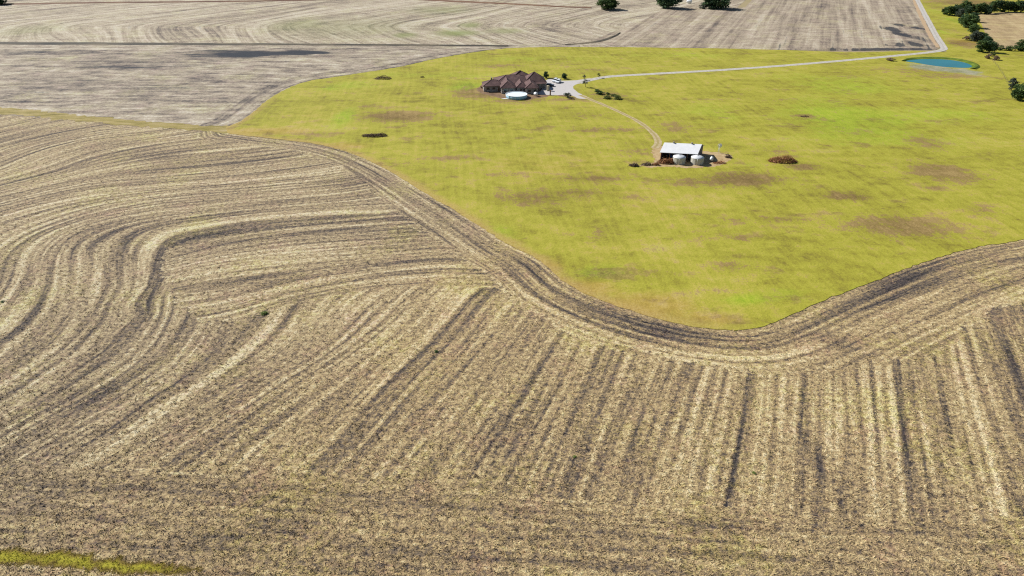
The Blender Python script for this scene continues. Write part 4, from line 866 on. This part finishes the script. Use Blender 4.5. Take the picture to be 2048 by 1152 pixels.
# above-ground pool
m_pw = simple('pool_wall', (.30, .52, .66, 1), 0.45, 0.8, 0.08); m_ww = simple('pool_cover', (.70, .78, .80, 1), 0.35, 0.6, 0.06); m_rimw = simple('pool_rail', (.76, .77, .77, 1), 0.4, 1, 0.05)  # white pool; the blue of its shaded side is put into the wall colour
k = ppm(199); R = 21.3/k; x, y = G(1033, 200, ZP); o = empty('swimming_pool', (x, y+R*0.97, ZP)); HPL = 1.65
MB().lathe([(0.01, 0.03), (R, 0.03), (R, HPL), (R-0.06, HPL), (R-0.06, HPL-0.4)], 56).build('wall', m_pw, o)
MB().lathe([(R-0.12, HPL+0.003), (R-0.12, HPL+0.07), (R+0.14, HPL+0.07), (R+0.14, HPL-0.05), (R+0.01, HPL-0.05)], 56, (0, 0, 0), False).build('rim', m_rimw, o)
MB().lathe([(R-0.07, HPL-0.16), (R*0.5, HPL-0.12), (0.001, HPL-0.10)], 56).build('cover', m_ww, o)
for i in range(18):
    a = 2*PI*i/18+0.1; c, s = math.cos(a), math.sin(a)
    MB().tube([((R+0.05)*c, (R+0.05)*s, 0.02), ((R+0.05)*c, (R+0.05)*s, HPL-0.06)], 0.07, 5).build('upright', m_rimw, o)
tag(o, 'big round white above-ground pool in front of the house', 'pool')
x, y = G(1015, 197.6, ZP); k = ppm(197)
o = MB().prism([(-3.4, -0.5), (-2.2, -0.9), (2.6, -0.7), (3.2, 0.4), (-1.5, 0.6)], 'z', 0.0, 0.16).build('paving_slab', simple('pale_concrete', (.55, .53, .49, 1), 0.9), None, (x, y, ZP)); tag(o, 'pale concrete slab at the foot of the pool', 'slab')
# gate pillars and a low wall by the yard
def pillar(px, py, w, h, mat, label):
    x, y = G(px, py, ZP); o = empty('pillar', (x, y, ZP), math.radians(6))
    MB().box(-w/2-0.08, w/2+0.08, -w/2-0.08, w/2+0.08, 0, 0.3).build('plinth', mat, o); MB().box(-w/2, w/2, -w/2, w/2, 0.3, h).build('shaft', mat, o)
    MB().prism([(-w/2-0.1, h), (w/2+0.1, h), (w/2+0.1, h+0.12), (0, h+0.3), (-w/2-0.1, h+0.12)], 'y', -w/2-0.1, w/2+0.1).build('cap', mat, o)
    tag(o, label, 'pillar')
pillar(1096, 181.5, 1.1, 2.3, simple('tan_stone', (.42, .36, .24, 1), 0.9, 3, 0.25), 'thick tan stone pillar by the gravel yard')
pillar(1100.5, 190.5, 0.55, 2.3, simple('brown_brick', (.14, .08, .05, 1), 0.9, 3, 0.3), 'slim dark brown pillar at the yard edge')
# parked cars
m_white = simple('car_white', (.70, .73, .76, 1), 0.25, 1, 0.03, 0, 0.5); m_dark = simple('car_dark', (.035, .04, .055, 1), 0.25, 1, 0.05, 0, 0.5); m_lamp = simple('lamp_glass', (.8, .8, .75, 1), 0.1); m_tail = simple('tail_red', (.35, .02, .02, 1), 0.2)
def car(px, py, rz, mat, label, L=4.7, W=1.85, H=1.72):
    x, y = G(px, py, ZP); o = empty('parked_car', (x, y, ZP+0.012), rz); h = L/2
    low = [(-h, 0.45), (-h+0.08, 0.30), (h-0.1, 0.30), (h, 0.5), (h-0.02, 0.78), (h-0.35, 0.92), (h-1.25, 1.02), (-h+0.1, 1.05), (-h, 0.9)]
    MB().prism(low, 'y', -W/2, W/2).build('body', mat, o)
    cab = [(-h+0.12, 1.05), (h-1.25, 1.02), (h-1.95, H-0.06), (h-2.3, H), (-h+0.7, H-0.02), (-h+0.35, H-0.12)]; V = []
    for s, q in ((-1, 1), (1, 1)):
        for a, z in cab: V.append((a, s*(W/2-0.02-(0.17 if z > 1.2 else 0)), z))
    n = len(cab); MB().add(V, [tuple(range(n)), tuple(range(n, 2*n))[::-1]]+[(i, n+i, n+(i+1) % n, (i+1) % n) for i in range(n)]).build('cabin', mat, o)
    yy = W/2-0.16
    MB().add([(h-1.32, -W/2+0.14, 1.07), (h-1.32, W/2-0.14, 1.07), (h-1.93, yy-0.06, H-0.10), (h-1.93, -yy+0.06, H-0.10), (h-1.29, -W/2+0.14, 1.08), (h-1.29, W/2-0.14, 1.08), (h-1.90, yy-0.06, H-0.09), (h-1.90, -yy+0.06, H-0.09)], [(4, 5, 6, 7), (0, 3, 2, 1), (0, 1, 5, 4), (1, 2, 6, 5), (2, 3, 7, 6), (3, 0, 4, 7)]).build('windscreen', m_glass, o)
    MB().add([(-h+0.10, -W/2+0.2, 1.12), (-h+0.10, W/2-0.2, 1.12), (-h+0.30, yy-0.1, H-0.16), (-h+0.30, -yy+0.1, H-0.16), (-h+0.16, -W/2+0.2, 1.12), (-h+0.16, W/2-0.2, 1.12), (-h+0.36, yy-0.1, H-0.16), (-h+0.36, -yy+0.1, H-0.16)], [(0, 1, 2, 3), (7, 6, 5, 4), (0, 4, 5, 1), (1, 5, 6, 2), (2, 6, 7, 3), (3, 7, 4, 0)]).build('rear_window', m_glass, o)
    for s in (-1, 1):
        for a0, a1 in ((-h+0.55, -0.75), (-0.65, 0.3), (0.36, h-1.5)):
            y0, y1 = s*(W/2-0.045), s*(W/2-0.165); t1 = a1-0.45 if a1 > 0.5 else a1
            v = [(a0, y0, 1.10), (a1, y0, 1.10), (t1, y1, H-0.13), (a0, y1, H-0.13)]; w = [(a, b+s*0.025, c) for a, b, c in v]
            MB().add(v+w, [(0, 1, 2, 3), (4, 7, 6, 5), (0, 4, 5, 1), (1, 5, 6, 2), (2, 6, 7, 3), (3, 7, 4, 0)]).build('side_window', m_glass, o)
        for a in (-h+0.9, h-0.95):
            wl = MB().lathe([(0.20, -0.11), (0.33, -0.11), (0.36, -0.07), (0.36, 0.07), (0.33, 0.11), (0.20, 0.11)], 18, (a, s*(W/2-0.10), 0.36), True, 'y').build('wheel', m_tyre, o)
            MB().lathe([(0.0, -0.09), (0.21, -0.08), (0.21, 0.08), (0.0, 0.09)], 14, (a, s*(W/2-0.08), 0.36), False, 'y').build('rim', m_grey, wl)
        MB().box(h-0.12, h+0.01, s*W*0.30-0.2, s*W*0.30+0.2, 0.62, 0.76).build('headlight', m_lamp, o)
        MB().box(-h-0.012, -h+0.1, s*W*0.38-0.12, s*W*0.38+0.12, 0.72, 0.98).build('tail_light', m_tail, o)
        MB().box(h-1.6, h-1.42, s*(W/2+0.09)-0.09, s*(W/2+0.09)+0.09, 1.05, 1.18).build('mirror', mat, o)
    return tag(o, label, 'car')
car(1116.5, 165.2, math.radians(-112), m_white, 'white car parked on the gravel, nose towards the pool')
car(1110.5, 163.2, math.radians(-115), m_white, 'white car beside the other white one, closer to the porch')
car(1100, 172.5, math.radians(-12), m_dark, 'dark low car parked against the house porch', 4.4, 1.8, 1.45)
# pasture fence beside the pond: posts and wire
fp = resample(GA([(1984, 122), (1996, 136), (2008, 155), (2018, 172), (2030, 196)], ZP), 5.0); o = empty('wire_fence', (0, 0, 0)); pm = None
for i, q in enumerate(fp):
    if pm is None: c = MB().lathe([(0.07, -0.1), (0.07, 1.25), (0.0, 1.3)], 6).build('post', m_post, o); pm = c.data
    else: c = link('post', pm, None, o)
    c.location = (q[0], q[1], ZP)
for z in (0.45, 0.8, 1.15): MB().tube([(q[0], q[1]-0.075, ZP+z) for q in fp], 0.012, 4).build('wire', m_steel, o)
tag(o, 'wire fence on timber posts running from the pond scrub to the bushy trees', 'fence')

# ------------------------------------------------------------------ straw litter and grass blades as real geometry
def scatter(name, n, sampler, attrf, mat, size, flat, z, keep, seed, label, tint=(0.9, 1.35), blades=4):
    r = np.random.RandomState(seed); Q = sampler(r, n); Q = Q[keep(Q)]; A = attrf(Q); n = len(Q)
    n3 = n*blades; P = np.repeat(Q, blades, 0)+r.randn(n3, 2)*size*0.35; a = r.rand(n3)*2*PI; L = size*(0.5+r.rand(n3)); e = np.abs(r.normal(flat, 0.35, n3)).clip(0.05, 1.4)
    d = np.c_[np.cos(a)*np.cos(e), np.sin(a)*np.cos(e), np.sin(e)]; s = np.c_[-np.sin(a), np.cos(a), np.zeros(n3)]*(L*0.16)[:, None]
    b = np.c_[P, np.full(n3, z)]
    V = np.stack([b-s, b+s, b+d*L[:, None]], 1).reshape(-1, 3); F = np.arange(3*n3).reshape(-1, 3)
    at = {k: np.repeat(v, blades*3) for k, v in A.items()}
    at['tint'] = np.repeat(r.uniform(tint[0], tint[1], n3), 3)
    o = link(name, np_mesh(name, V, F, at), mat); return tag(o, label, None, None, 'stuff')
def by_pixel(x0, x1, y0, y1, zz, pw=1.0):
    def f(r, n):
        px = r.uniform(x0, x1, n); py = y0+(y1-y0)*r.rand(n)**pw
        a = (px-1024)/FPX; b = (576-py)/FPX; t = (zz-CAM_H)/(-sp_+b*cp); return np.c_[a*t, (cp+b*sp_)*t]
    return f
m_straw = mat_front(True)
stripP = resample(STR, 1.5, True)
scatter('straw_litter', 80000, by_pixel(-80, 2130, 255, 1190, 0.0, 0.9), attr_F, m_straw, 0.40, 0.3, 0.0, lambda Q: (sdist(Q, EDGE) < -0.1) & ~inside(Q, STR), 71, 'loose straw and stalk litter lying over the stubble')

m_sb = m_strip.copy()
def instrip(r, n): lo, hi = STR.min(0)-0.4, STR.max(0)+0.4; return lo+(hi-lo)*r.rand(n, 2)
scatter('strip_grass', 7000, instrip, lambda Q: {'edge': np.clip(sdist(Q, STR), 0.1, 2)+np.random.RandomState(3).uniform(-0.3, 0.3, len(Q))}, m_sb, 0.24, 0.3, 0.03, lambda Q: sdist(Q, STR) > -0.25, 74, 'tufty yellow-green grass of the strip beside the stubble')
